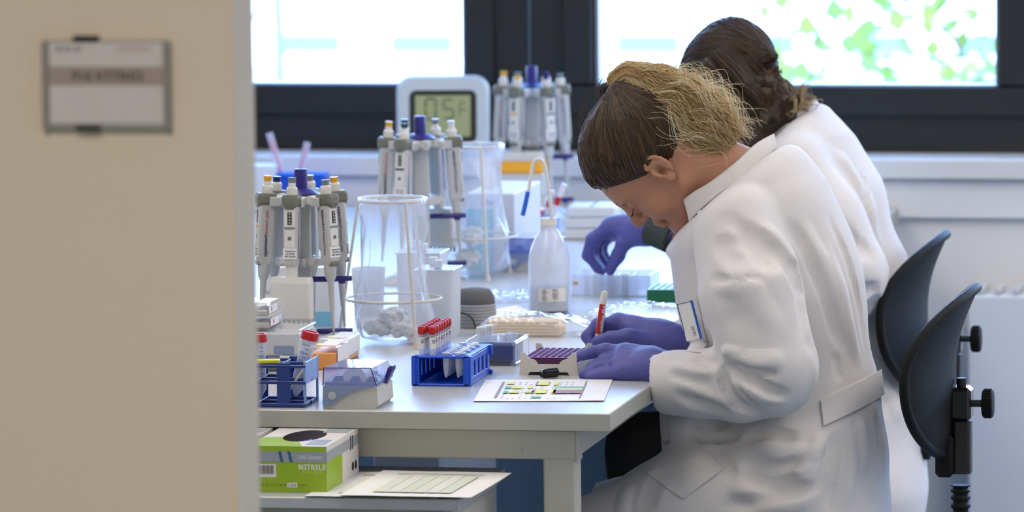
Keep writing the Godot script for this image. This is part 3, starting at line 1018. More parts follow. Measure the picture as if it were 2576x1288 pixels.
func person_reaching(skin: Material, coat: Material, glove: Material, black: Material) -> void:
	var who := thing("person", "seated person with dark messy bun in white lab coat, reaching into a rack", "person")
	var hb := head_frame(0.79, -0.7, 0.0)
	var place := Transform3D(hb, Vector3(-0.0544, 1.1155, -1.76))
	var body := MB.new()
	head(body, place, Vector3(0.0181, 1.0573, -1.77), 0.058, 0.004, 0.97)
	var f := Field.new(Vector3(-0.3, 0.36, -2.1), Vector3(0.62, 1.2, -1.4), 0.016)
	f.chain([0.1244, 0.5105, -1.75, 0.1, 0.1215, 0.6573, -1.75, 0.09, 0.1112, 0.7891, -1.75, 0.1, 0.0716, 0.935, -1.75, 0.09, 0.0181, 1.0573, -1.77, 0.052], 0.05, 0.75)
	f.chain([0.062, 0.9997, -1.59, 0.05, 0.1158, 0.8155, -1.56, 0.042, -0.1418, 0.863, -1.63, 0.027], 0.03)
	f.chain([-0.008, 0.9713, -1.92, 0.05, -0.018, 0.7722, -1.98, 0.042, -0.1254, 0.7362, -1.8, 0.026], 0.03)
	f.build(body)
	part(who, "body", body, skin)
	var tr := MB.new()
	var ft := Field.new(Vector3(-0.3, 0.3, -2.05), Vector3(0.6, 0.75, -1.45), 0.014)
	ft.chain([0.1119, 0.4897, -1.68, 0.09, -0.0554, 0.4888, -1.67, 0.085, -0.2344, 0.4818, -1.66, 0.06, -0.2392, 0.3553, -1.66, 0.055], 0.03)
	ft.chain([0.0896, 0.4692, -1.84, 0.09, -0.083, 0.4582, -1.85, 0.085, -0.257, 0.4397, -1.86, 0.058, -0.2579, 0.3276, -1.86, 0.055], 0.03)
	ft.build(tr)
	part(who, "trousers", tr, black)
	var g := Field.new(Vector3(-0.25, 0.3, -2.12), Vector3(0.66, 1.22, -1.4), 0.0085)
	g.chain([0.1205, 0.481, -1.75, 0.135, 0.1234, 0.6059, -1.75, 0.125, 0.1185, 0.7745, -1.75, 0.13, 0.0789, 0.9205, -1.75, 0.122, 0.0427, 1.0152, -1.75, 0.1, 0.0269, 1.0582, -1.76, 0.07], 0.05, 0.74)
	g.chain([0.0605, 0.9989, -1.6, 0.068, 0.1157, 0.9086, -1.565, 0.078, 0.1678, 0.817, -1.55, 0.078], 0.03)
	g.chain([0.1641, 0.8025, -1.55, 0.072, 0.0434, 0.8149, -1.56, 0.055, -0.0787, 0.8461, -1.6, 0.045, -0.1654, 0.8692, -1.64, 0.037], 0.025)
	g.chain([-0.0051, 0.973, -1.9, 0.068, -0.003, 0.7798, -1.98, 0.065, -0.1153, 0.7347, -1.83, 0.04], 0.03)
	g.chain([0.1505, 0.5145, -1.72, 0.12, 0.1819, 0.4002, -1.7, 0.1, 0.1849, 0.2682, -1.7, 0.085], 0.05, 0.6)
	g.chain([0.1133, 0.4983, -1.67, 0.11, -0.0539, 0.4827, -1.66, 0.1, -0.1203, 0.4598, -1.66, 0.09], 0.05)
	g.cap(Vector3(-0.0186, 1.0849, -1.77), Vector3(0.0158, 1.0515, -1.77), 0.056, 0.05, 0.012, 0.9, true)
	g.fold([Vector2(0.1006, 1.0679), Vector2(0.1039, 1.0033), Vector2(0.1396, 0.9533), Vector2(0.1827, 0.9105)], 0.0190, -0.0135)
	g.fold([Vector2(0.1185, 1.0393), Vector2(0.1687, 0.9965), Vector2(0.2007, 0.925), Vector2(0.204, 0.8532)], 0.0228, 0.0150)
	g.fold([Vector2(0.1545, 1.0251), Vector2(0.1902, 0.9751), Vector2(0.1935, 0.9106)], 0.0190, -0.0180)
	g.fold([Vector2(0.1324, 0.9389), Vector2(0.1825, 0.8818), Vector2(0.2327, 0.8462)], 0.0247, -0.0150)
	g.fold([Vector2(0.1177, 0.9029), Vector2(0.1679, 0.8529), Vector2(0.211, 0.8173)], 0.0247, 0.0150)
	g.fold([Vector2(0.175, 0.817), Vector2(0.2037, 0.7957), Vector2(0.2361, 0.796)], 0.0190, -0.0180)
	g.fold([Vector2(0.1819, 0.7595), Vector2(0.2107, 0.7562), Vector2(0.2396, 0.7744)], 0.0228, -0.0210)
	g.fold([Vector2(0.2338, 0.9062), Vector2(0.2442, 0.8198), Vector2(0.2366, 0.7403)], 0.0171, -0.0135)
	g.fold([Vector2(0.1968, 0.7327), Vector2(0.2255, 0.6896), Vector2(0.2543, 0.661)], 0.0285, -0.0120)
	g.fold([Vector2(0.2108, 0.6316), Vector2(0.2395, 0.5885), Vector2(0.2537, 0.5307)], 0.0285, 0.0105)
	g.slice(Vector3(-0.7, 0.714, 0), Vector3(-0.7, 0.714, 0).dot(Vector3(0.0365, 1.0662, -1.77)), 0.03)
	g.ripple(cloth_noise(15, 5.0), 0.004)
	var cm := MB.new()
	g.build(cm)
	var lc := part(who, "lab_coat", cm, coat)
	var outer := [0.1027, 1.0796, -1.77, 0, 0.0846, 1.077, -1.69, 0, 0.0515, 1.0549, -1.665, 0, 0.0208, 1.0344, -1.675, 0]
	var rim := [0.0824, 1.116, -1.77, 0, 0.0688, 1.1095, -1.7, 0, 0.0379, 1.0859, -1.685, 0, 0.0114, 1.06, -1.69, 0]
	var inner := [0.0735, 1.1028, -1.77, 0, 0.0599, 1.0928, -1.71, 0, 0.0327, 1.072, -1.695, 0, 0.0084, 1.0483, -1.7, 0]
	part(lc, "collar", collar(outer, rim, inner, -1.77), coat)
	var cuff := MB.new()
	cuff.tube([Vector3(-0.1662, 0.8716, -1.645), Vector3(-0.1934, 0.8814, -1.655), Vector3(-0.2111, 0.8851, -1.66)], [0.03, 0.0295, 0.028], 16)
	part(who, "knitted_cuff", cuff, mat(Color(0.22, 0.25, 0.24), 0.95), "dark grey knitted cuff")
	part(who, "glove", hand([[-0.2872, 0.8874, -1.7, 0.013, -0.3238, 0.8633, -1.705, 0.0112, -0.3348, 0.8314, -1.715, 0.0102, -0.316, 0.8041, -1.725, 0.0088], [-0.2936, 0.8826, -1.72, 0.013, -0.3249, 0.8581, -1.728, 0.0112, -0.3309, 0.8273, -1.735, 0.0102, -0.3123, 0.8014, -1.738, 0.0088], [-0.2942, 0.8763, -1.74, 0.0125, -0.3229, 0.8502, -1.75, 0.0108, -0.3232, 0.8276, -1.755, 0.01, -0.3092, 0.8115, -1.755, 0.0088], [-0.2921, 0.8695, -1.758, 0.012, -0.3167, 0.8483, -1.77, 0.01, -0.3177, 0.8286, -1.775, 0.0092, -0.3061, 0.8165, -1.772, 0.0082], [-0.2336, 0.8741, -1.675, 0.0165, -0.2604, 0.8588, -1.68, 0.0145, -0.275, 0.8316, -1.695, 0.0122, -0.2927, 0.8038, -1.715, 0.0095]], [[-0.1839, 0.8822, -1.655, 0.028, -0.2128, 0.8878, -1.67, 0.0285], [-0.2167, 0.8923, -1.685, 0.021, -0.2872, 0.8874, -1.7, 0.0165], [-0.2192, 0.8894, -1.7, 0.02, -0.2936, 0.8826, -1.72, 0.016], [-0.2217, 0.8836, -1.715, 0.019, -0.2942, 0.8763, -1.74, 0.015], [-0.2234, 0.8768, -1.725, 0.018, -0.2921, 0.8695, -1.758, 0.014], [-0.2197, 0.8774, -1.68, 0.022, -0.2501, 0.8716, -1.685, 0.02]]), glove)
	part(who, "glove", hand([[-0.1573, 0.7296, -1.79, 0.0125, -0.1797, 0.7264, -1.79, 0.0108, -0.1871, 0.7195, -1.785, 0.009], [-0.1519, 0.7273, -1.77, 0.0125, -0.1742, 0.7227, -1.77, 0.0108, -0.1814, 0.717, -1.768, 0.009], [-0.1476, 0.7249, -1.752, 0.012, -0.1684, 0.7203, -1.752, 0.0102, -0.1758, 0.7158, -1.752, 0.0088], [-0.1425, 0.722, -1.738, 0.0115, -0.1602, 0.7182, -1.738, 0.0096, -0.1677, 0.7151, -1.738, 0.0085], [-0.1329, 0.7303, -1.8, 0.014, -0.1571, 0.7317, -1.812, 0.0118, -0.171, 0.7298, -1.815, 0.01]], [[-0.109, 0.7352, -1.79, 0.027, -0.1268, 0.7319, -1.785, 0.027], [-0.1284, 0.7323, -1.795, 0.018, -0.1573, 0.7296, -1.79, 0.015], [-0.1253, 0.7285, -1.775, 0.018, -0.1519, 0.7273, -1.77, 0.015], [-0.123, 0.7243, -1.76, 0.017, -0.1458, 0.7236, -1.75, 0.014]], 0.004), glove)
	rng.seed = 23
	var hm := MB.new()
	var dark := lin(0.17, 0.135, 0.105)
	var pale := lin(0.36, 0.28, 0.2)
	var knot := Vector3(-0.118, 0.0, 0)
	hair_cap(hm, place, 1.0, knot, dark, pale, 1200, 1.02, 0.05)
	# bun: coils of strands, loose tufts above and behind
	var bun := [-0.0152, 1.139, -1.7, 0.022, 0.0192, 1.1348, -1.69, 0.03, 0.0278, 1.1087, -1.69, 0.034, 0.0043, 1.089, -1.69, 0.034, -0.0139, 1.1085, -1.69, 0.03, 0.0023, 1.126, -1.68, 0.02]
	var bf := Field.new(Vector3(-0.168, 1.0027, -1.8), Vector3(0.0981, 1.2221, -1.6), 0.006)
	var thin := bun.duplicate()
	for i in range(3, thin.size(), 4):
		thin[i] = thin[i] * 0.85
	bf.chain(thin, 0.015)
	bf.chain([-0.0833, 1.1523, -1.715, 0.05, -0.0571, 1.1236, -1.71, 0.052, -0.0178, 1.0833, -1.715, 0.045, -0.0054, 1.064, -1.73, 0.04], 0.02)
	bf.ripple(cloth_noise(31, 40.0), 0.012)
	hm.col = lin(0.25, 0.19, 0.14)
	bf.build(hm)
	lock(hm, [-0.0991, 1.1933, -1.7, 0.05, -0.0612, 1.1541, -1.69, 0.055, -0.0248, 1.1179, -1.69, 0.052, -0.0009, 1.0846, -1.7, 0.045], 700, 0.0015, 0.001, dark, pale)
	lock(hm, bun, 900, 0.003, 0.0008, dark, lin(0.42, 0.32, 0.22))
	lock(hm, [0.0008, 1.1129, -1.69, 0.02, 0.0134, 1.1398, -1.69, 0.018, 0.0194, 1.1652, -1.69, 0.012, 0.0253, 1.1783, -1.69, 0.008], 120, 0.003, 0.0009, dark, lin(0.45, 0.34, 0.22), 0.5)
	lock(hm, [0.0191, 1.1217, -1.69, 0.02, 0.0484, 1.1255, -1.69, 0.02, 0.0702, 1.1161, -1.69, 0.015, 0.0789, 1.1002, -1.69, 0.01], 130, 0.006, 0.0006, lin(0.4, 0.32, 0.22), lin(0.72, 0.62, 0.46), 1.0)
	part(who, "hair", hm, hair_mat())
	legs(who, Vector3(-0.2354, 0.3627, -1.66), Vector3(-0.2578, 0.3351, -1.86), black, black)

# ---------------------------------------------------------------- bench ware
# one pipette, hanging: origin on the top of its finger rest, +z away from the stand
func make_pipette(cap_col: Color, long_stem: bool, channels: int, S: Dictionary, label: String) -> Node3D:
	var o := thing("pipette", label, "pipette", Vector3.ZERO, 0, "pipettes hanging on carousels")
	var m := MB.new()
	m.rounded([[-0.02, 0.0122, 0.0145, 0.005], [-0.06, 0.0125, 0.0145, 0.005], [-0.117, 0.0112, 0.013, 0.005], [-0.122, 0.0095, 0.011, 0.004]], 4)
	part(o, "body", m, S.grey_plastic)
	part(o, "front_panel", block(Vector3(0, -0.056, 0.0141), Vector3(0.0185, 0.068, 0.0022), 0.0008), S.white_plastic)
	var disp := part(o, "display", block(Vector3(0, -0.04, 0.0154), Vector3(0.0075, 0.021, 0.0012), 0.0003), S.ink)
	for k in 4:
		part(disp, "digit", block(Vector3(0, -0.0325 - k * 0.005, 0.0161), Vector3(0.003, 0.003, 0.0003)), S.pale_ink)
	part(o, "stripe", block(Vector3(0, -0.0565, 0.0153), Vector3(0.0187, 0.0035, 0.001)), mat(cap_col, 0.5))
	var dot := MB.new()
	dot.cyl(Vector3(0, -0.074, 0.0148), Vector3(0, -0.074, 0.0158), 0.0034, 0.0034, 14)
	part(o, "eject_mark", dot, S.dark_grey)
	m = MB.new()
	m.rounded([[0, 0.0135, 0.0155, 0.006, 0, 0.001], [-0.006, 0.0147, 0.018, 0.007, 0, 0.002], [-0.016, 0.0142, 0.018, 0.007, 0, 0.002], [-0.0245, 0.0085, 0.016, 0.006, 0, 0.0015]], 5)
	part(o, "finger_rest", m, S.olive_plastic)
	m = MB.new()
	m.lathe([Vector2(0, 0), Vector2(0.0095, 0), Vector2(0.009, 0.012), Vector2(0.0082, 0.0135), Vector2(0, 0.0135)], 20)
	for i in 20:
		var a := TAU * i / 20
		m.t = Transform3D(Basis(Vector3.UP, -a), Vector3.ZERO)
		m.box(Vector3(0.0092, 0.006, 0), Vector3(0.0008, 0.01, 0.0012))
	m.t = Transform3D.IDENTITY
	part(o, "collar", m, S.white_plastic)
	var y := 0.0205 if long_stem else 0.0145
	m = MB.new()
	m.lathe([Vector2(0.0064, 0.0125), Vector2(0.0064, y)], 16)
	part(o, "plunger", m, S.white_plastic)
	m = MB.new()
	m.lathe([Vector2(0.0064, y), Vector2(0.0064, y + 0.006), Vector2(0.0074, y + 0.0082), Vector2(0.0072, y + 0.0092), Vector2(0, y + 0.0096)], 18)
	part(o, "button", m, mat(cap_col, 0.35))
	part(o, "sticker", block(Vector3(0, -0.1, 0.0137), Vector3(0.0238, 0.019, 0.0022), 0.0006), S.paper)
	if channels == 0:
		m = MB.new()
		m.lathe([Vector2(0.0, -0.236), Vector2(0.0018, -0.236), Vector2(0.0032, -0.2), Vector2(0.0042, -0.2), Vector2(0.0058, -0.15), Vector2(0.0092, -0.143), Vector2(0.0108, -0.128), Vector2(0.0112, -0.116), Vector2(0, -0.115)], 14)
		part(o, "tip_cone", m, S.grey_plastic)
		part(o, "ejector", block(Vector3(0, -0.119, 0.004), Vector3(0.019, 0.009, 0.021), 0.002), S.olive_plastic)
	else:
		m = MB.new()
		m.lathe([Vector2(0.0105, -0.142), Vector2(0.0105, -0.116)], 14)
		part(o, "neck", m, S.white_plastic)
		m = MB.new()
		m.rounded([[-0.214, 0.034, 0.013, 0.005], [-0.21, 0.0362, 0.0145, 0.005], [-0.15, 0.036, 0.0155, 0.006], [-0.14, 0.034, 0.0145, 0.006]], 5)
		part(o, "channel_head", m, S.white_plastic)
		for i in channels:
			var x := -0.03 + 0.06 * i / (channels - 1)
			m = MB.new()
			m.cyl(Vector3(x, -0.223, 0.0), Vector3(x, -0.213, 0.0), 0.0022, 0.0026, 8)
			part(o, "nozzle", m, S.ink)
	return o

func pipette_lettering(o: Node3D, S: Dictionary, number: String) -> void:
	lettering(o, "eppendorf", Vector3(0.0128, -0.09, 0.002), Vector3.UP, Vector3.BACK, 0.0055, S.navy, true)
	lettering(o, "Research plus", Vector3(0.0128, -0.05, 0.002), Vector3.UP, Vector3.BACK, 0.0052, S.red_ink)
	lettering(o, "eppendorf", Vector3(-0.0128, -0.045, 0.002), Vector3.DOWN, Vector3.BACK, 0.0055, S.navy, true)
	lettering(o, "Research plus", Vector3(-0.0128, -0.085, 0.002), Vector3.DOWN, Vector3.BACK, 0.0048, S.navy)
	lettering(o, "Research", Vector3(0.001, -0.0955, 0.0149), Vector3.RIGHT, Vector3.UP, 0.0032, S.ink, true)
	lettering(o, number, Vector3(0.001, -0.1, 0.0149), Vector3.RIGHT, Vector3.UP, 0.003, S.ink, true)
	lettering(o, "INV 20239", Vector3(0.001, -0.1045, 0.0149), Vector3.RIGHT, Vector3.UP, 0.003, S.ink, true)

# rotating stand for six pipettes; slots: [angle in degrees from the viewer's side, proto index or -1]
func carousel(at: Vector3, face: float, slots: Array, protos: Array, S: Dictionary, label: String, where: String) -> void:
	var o := thing("pipette_carousel", label, "pipette stand", at, face, "pipette carousels along the bench")
	var m := MB.new()
	m.lathe([Vector2(0, 0.0), Vector2(0.062, 0.0), Vector2(0.062, 0.006), Vector2(0.05, 0.014), Vector2(0.026, 0.022), Vector2(0.024, 0.04), Vector2(0, 0.04)], 28)
	for k in 4:
		m.t = Transform3D(Basis(Vector3.UP, k * PI / 2 + 0.6), Vector3.ZERO)
		m.rounded([[0.0, 0.03, 0.02, 0.012, 0.066], [0.004, 0.03, 0.02, 0.012, 0.066], [0.018, 0.015, 0.014, 0.01, 0.05]], 4)
	m.t = Transform3D.IDENTITY
	part(o, "base", m, S.grey_plastic)
	m = MB.new()
	m.rounded([[0.03, 0.0165, 0.021, 0.006], [0.27, 0.0165, 0.021, 0.006], [0.277, 0.012, 0.014, 0.005]], 4)
	for s in [-1, 1]:
		m.box(Vector3(0.0005, 0.15, s * 0.0212), Vector3(0.0014, 0.22, 0.001))
	part(o, "column", m, S.grey_plastic)
	m = MB.new()
	m.lathe([Vector2(0.0, 0.274), Vector2(0.03, 0.274), Vector2(0.02, 0.281), Vector2(0.0112, 0.283), Vector2(0.0115, 0.312), Vector2(0.0105, 0.3155), Vector2(0.004, 0.3165), Vector2(0.003, 0.3155), Vector2(0, 0.3155)], 24)
	part(o, "knob", m, S.violet)
	for i in 6:
		var a := deg_to_rad(slots[0][0] + i * 60.0)
		m = MB.new()
		m.t = Transform3D(Basis(Vector3.UP, a), Vector3.ZERO)
		for s in [-1, 1]:
			m.prism(PackedVector2Array([Vector2(s * 0.004, 0.272), Vector2(s * 0.015, 0.27), Vector2(s * 0.0185, 0.258), Vector2(s * 0.0165, 0.256), Vector2(s * 0.003, 0.262)]), 0.014, 0.048)
			m.box(Vector3(s * 0.0165, 0.262, 0.05), Vector3(0.004, 0.016, 0.02), 0.0012)
		part(o, "upper_arm", m, S.grey_plastic)
		m = MB.new()
		m.t = Transform3D(Basis(Vector3.UP, a), Vector3.ZERO)
		m.prism(PackedVector2Array([Vector2(-0.012, 0.164), Vector2(-0.017, 0.156), Vector2(-0.017, 0.151), Vector2(0.017, 0.151), Vector2(0.017, 0.156), Vector2(0.012, 0.164)]), 0.014, 0.043)
		part(o, "lower_arm", m, S.grey_plastic)
	for h in [0.035, 0.125]:
		m = MB.new()
		m.tube([Vector3(0.016, h, -0.004), Vector3(0.05, h + 0.001, 0.004), Vector3(0.085, h + 0.002, 0.008)], [0.005, 0.0052, 0.0045], 10)
		m.box(Vector3(0.068, h - 0.004, 0.006), Vector3(0.012, 0.006, 0.004), 0.001)
		part(o, "peg", m, S.violet)
	for sl in slots:
		if sl[1] < 0:
			continue
		var a := deg_to_rad(sl[0]) + face
		var src: Node3D = protos[sl[1]]
		var p: Node3D
		var label2 := "%s %s, %s" % [sl[2], "multichannel pipette" if src.has_node("channel_head") else "pipette", where]
		if src.has_meta("spare"):
			src.remove_meta("spare")
			p = src
			p.set_meta("label", label2)
		else:
			p = again(src, Vector3.ZERO, 0, label2)
		var lean := Basis(Vector3.UP, a) * Basis(Vector3.RIGHT, deg_to_rad(-3.5))
		p.transform = Transform3D(lean, at + Vector3(0, 0.276, 0) + Basis(Vector3.UP, a) * Vector3(0, 0, 0.06))

# wire frame for a waste bag: two rings and three legs
func bag_frame(at: Vector3, S: Dictionary, label: String, bag_label: String, turn: float) -> void:
	var o := thing("bag_holder", label, "bag holder", at, turn, "wire bag holders on the bench")
	for r in [[0.25, 0.0575], [0.079, 0.083]]:
		var m := MB.new()
		m.tube(ring_round(Vector3(0, r[0], 0), Vector3.UP, r[1], 40), 0.0024, 8, true)
		part(o, "ring", m, S.cream)
	for k in 3:
		var a := 2.35 + TAU * k / 3
		var d := Vector3(sin(a), 0, cos(a))
		var m := MB.new()
		m.tube([d * 0.0585 + Vector3(0, 0.25, 0), d * 0.0855 + Vector3(0, 0.079, 0), d * 0.098 + Vector3(0, 0.0, 0)], 0.0027, 8)
		var leg := part(o, "leg", m, S.cream)
		m = MB.new()
		m.cyl(d * 0.0985, d * 0.0972 + Vector3(0, 0.014, 0), 0.005, 0.0036, 10)
		part(leg, "foot_cap", m, S.cream)
	# clear bag hung from the upper ring, folded over its rim
	var p := PackedVector3Array()
	var nu := 72
	var rows := [[0.226, 0.0615], [0.24, 0.0612], [0.2535, 0.0605], [0.2545, 0.0575], [0.2535, 0.0545], [0.235, 0.053], [0.2, 0.052], [0.16, 0.051], [0.12, 0.055], [0.085, 0.063], [0.05, 0.068], [0.025, 0.066], [0.012, 0.055], [0.006, 0.03], [0.005, 0.004]]
	var no := cloth_noise(int(at.z * -100), 14.0)
	for j in rows.size():
		for i in nu:
			var a := TAU * i / nu
			var amp: float = 0.0 if j in [3] else 0.0012 if j < 5 else 0.0075
			var w := no.get_noise_3d(cos(a) * 0.13, rows[j][0] * 1.2, sin(a) * 0.13) * 2.0 + 0.5 * no.get_noise_3d(cos(a) * 0.5, rows[j][0] * 3.0, sin(a) * 0.5)
			var rr: float = rows[j][1] + w * amp * (1.0 if j < 12 else 0.2)
			var yy: float = rows[j][0] + (no.get_noise_1d(i * 1.7) * 0.006 if j == 0 else 0.0)
			p.append(Vector3(cos(a) * rr, maxf(yy, 0.003), sin(a) * rr))
	var b := MB.new()
	b.grid(p, nu, rows.size(), true, false)
	solo("plastic_bag", b, S.film, bag_label, "plastic bag", at, turn, "waste bags in the wire holders")

func crumpled(r: Vector3, sd: int, amount := 0.3) -> MB:
	var g := RandomNumberGenerator.new()
	g.seed = sd
	var f := Field.new(-r * 1.5, r * 1.5, r.x / 15.0)
	f.ball(Vector3.ZERO, r * 0.62, 0.01)
	for i in 26:
		var d := Vector3(g.randf_range(-1, 1), g.randf_range(-1, 1), g.randf_range(-1, 1)).normalized()
		var e := Vector3(g.randf_range(-1, 1), g.randf_range(-1, 1), g.randf_range(-1, 1)).normalized()
		f.cap(d * r * g.randf_range(0.5, 0.85), (d * 0.8 + e * 0.55).normalized() * r * g.randf_range(0.55, 1.0), r.x * amount * 0.6, r.x * amount * 0.2, 0.004)
	var no := FastNoiseLite.new()
	no.seed = sd
	no.frequency = 2.4 / r.x
	f.ripple(no, r.x * 0.14)
	var m := MB.new()
	f.build(m)
	return m

# small tube with a screw cap
func cryo_tube(S: Dictionary, label: String) -> Node3D:
	var o := thing("sample_tube", label, "tube", Vector3.ZERO, 0, "red capped sample tubes in the blue rack")
	var m := MB.new()
	m.lathe([Vector2(0, 0.0), Vector2(0.004, 0.0), Vector2(0.0055, 0.003), Vector2(0.0056, 0.036)], 14)
	part(o, "barrel", m, S.tube_plastic)
	m = MB.new()
	m.lathe([Vector2(0.0047, 0.031), Vector2(0.0047, 0.038)], 12)
	part(o, "thread", m, S.red_dark)
	m = MB.new()
	m.lathe([Vector2(0.0, 0.037), Vector2(0.0064, 0.037), Vector2(0.0066, 0.039), Vector2(0.0064, 0.0475), Vector2(0.0058, 0.0485), Vector2(0.0044, 0.0485), Vector2(0.0042, 0.0475), Vector2(0, 0.0475)], 16)
	part(o, "cap", m, S.red_cap)
	var q := PackedVector3Array()
	for j in 2:
		for i in 9:
			var a := -1.2 + 2.4 * i / 8
			q.append(Vector3(sin(a) * 0.00585, 0.012 + j * 0.019, cos(a) * 0.00585))
	m = MB.new()
	m.grid(q, 9, 2)
	var lb := part(o, "label", m, S.paper)
	for r in 3:
		part(lb, "print", block(Vector3(0.0005, 0.0268 - r * 0.0022, 0.0059), Vector3(0.0072 - r * 0.0012, 0.0008, 0.0003)), S.ink)
	return o

func reaction_tube(S: Dictionary, label: String) -> Node3D:
	var o := thing("reaction_tube", label, "tube", Vector3.ZERO, 0, "clear lidded reaction tubes in the blue rack")
	var m := MB.new()
	m.lathe([Vector2(0, -0.034), Vector2(0.0018, -0.034), Vector2(0.0026, -0.032), Vector2(0.005, -0.016), Vector2(0.0052, 0.002), Vector2(0.0064, 0.003), Vector2(0.0064, 0.0045)], 14)
	part(o, "barrel", m, S.tube_plastic)
	m = MB.new()
	m.lathe([Vector2(0, 0.0045), Vector2(0.0062, 0.0045), Vector2(0.0065, 0.0068), Vector2(0.0056, 0.0074), Vector2(0, 0.0068)], 14)
	m.box(Vector3(0.0085, 0.005, 0), Vector3(0.006, 0.0012, 0.006), 0.0003)
	part(o, "lid", m, S.milk)
	return o

# big tube with red screw cap and printed scale, origin at its tip
func falcon(S: Dictionary, label: String, t: Transform3D) -> void:
	var o := thing("centrifuge_tube", label, "tube", Vector3.ZERO, 0, "red capped centrifuge tubes")
	o.transform = t
	var m := MB.new()
	m.lathe([Vector2(0, 0), Vector2(0.003, 0.0), Vector2(0.0115, 0.018), Vector2(0.0118, 0.098)], 20)
	part(o, "barrel", m, S.tube_plastic)
	m = MB.new()
	m.lathe([Vector2(0.0, 0.094), Vector2(0.0142, 0.094), Vector2(0.0142, 0.105), Vector2(0.0132, 0.107), Vector2(0.0105, 0.107), Vector2(0.01, 0.1055), Vector2(0, 0.1055)], 24)
	part(o, "cap", m, S.red_cap)
	for k in 9:
		part(o, "scale_mark", block(Vector3(0.002, 0.03 + k * 0.007, 0.0119), Vector3(0.006 if k % 2 else 0.009, 0.0009, 0.0004)), S.blue_ink)
	for k in 3:
		lettering(o, str(50 - 10 * k), Vector3(-0.0045, 0.087 - k * 0.014, 0.0118), Vector3.RIGHT, Vector3.UP, 0.0045, S.blue_ink)

func lab_box(o: Node3D, size: Vector3, S: Dictionary, fill: Material, low: float) -> void:
	part(o, "tray", block(Vector3(0, size.y * low * 0.5, 0), Vector3(size.x * 0.94, size.y * low, size.z * 0.94), 0.002), fill)
	part(o, "lid", block(Vector3(0, size.y * 0.5 + 0.0005, 0), size, 0.003), S.clear_lid)

# film dispenser with a hinged tinted cover
func film_dispenser(at: Vector3, turn: float, S: Dictionary, label: String, cover: Material) -> void:
	var o := thing("film_dispenser", label, "dispenser", at, turn, "film dispensers on the bench")
	var w := 0.052
	var m := MB.new()
	# side outline in x, y; the wide body runs along z
	m.prism(PackedVector2Array([Vector2(-w, 0), Vector2(0.032, 0), Vector2(0.038, 0.006), Vector2(0.036, 0.034), Vector2(0.03, 0.036), Vector2(-0.015, 0.03), Vector2(-w, 0.014)]), -0.06, 0.06)
	part(o, "base", m, S.beige_plastic)
	m = MB.new()
	m.prism(PackedVector2Array([Vector2(-w, 0.007), Vector2(-0.046, 0.004), Vector2(-0.036, 0.007), Vector2(-0.02, 0.019), Vector2(0.0, 0.0285), Vector2(0.022, 0.0355), Vector2(0.034, 0.0365), Vector2(-w + 0.001, 0.0365)]), 0.058, 0.0635)
	part(o, "lever", m, S.slate_plastic)
	m = MB.new()
	m.prism(PackedVector2Array([Vector2(-0.05, 0.03), Vector2(0.032, 0.034), Vector2(0.034, 0.042), Vector2(-0.05, 0.0425)]), -0.054, 0.054)
	part(o, "cutter_bed", m, S.slate_plastic)
	m = MB.new()
	m.cyl(Vector3(-0.036, 0.0215, 0.062), Vector3(-0.036, 0.0215, 0.0648), 0.0068, 0.0065, 20)
	part(o, "pivot", m, S.steel)
	for k in 3:
		m = MB.new()
		m.prism(PackedVector2Array([Vector2(-0.04 + k * 0.028, 0.0425), Vector2(-0.02 + k * 0.028, 0.0425), Vector2(-0.024 + k * 0.028, 0.051), Vector2(-0.034 + k * 0.028, 0.051)]), 0.02, 0.046)
		part(o, "roll_guide", m, S.slate_plastic)
	m = MB.new()
	m.lathe([Vector2(0.004, -0.05), Vector2(0.019, -0.05), Vector2(0.019, 0.046), Vector2(0.004, 0.046)], 20, Transform3D(Basis(Vector3.RIGHT, PI / 2), Vector3(-0.004, 0.047, -0.004)))
	part(o, "film_roll", m, S.film_roll)
	m = MB.new()
	# hollow cover: four walls and a top
	var a := [Vector3(-0.0515, 0.037, 0.061), Vector3(0.036, 0.037, 0.061), Vector3(0.038, 0.039, -0.061), Vector3(-0.0515, 0.037, -0.061)]
	var b := [Vector3(-0.0505, 0.0655, 0.058), Vector3(0.026, 0.0655, 0.058), Vector3(0.03, 0.0655, -0.06), Vector3(-0.0425, 0.0655, -0.06)]
	for k in 4:
		m.face([a[k], a[(k + 1) % 4], b[(k + 1) % 4], b[k]], (a[k] + a[(k + 1) % 4]) * Vector3(1, 0, 1))
	m.face(b, Vector3.UP)
	part(o, "cover", m, cover)
	m = MB.new()
	m.tube([b[0], b[1]], 0.0009, 6)
	m.tube([b[1], a[1]], 0.0009, 6)
	m.tube([b[0], a[0]], 0.0009, 6)
	part(o, "cover_edge", m, S.cover_edge)
	m = MB.new()
	m.t = Transform3D(Basis(Vector3.BACK, -0.4), Vector3(0.041, 0.05, -0.02))
	m.rounded([[-0.02, 0.003, 0.012, 0.002], [0.008, 0.0045, 0.014, 0.003], [0.013, 0.002, 0.012, 0.0015]], 4)
	part(o, "catch", m, S.violet)

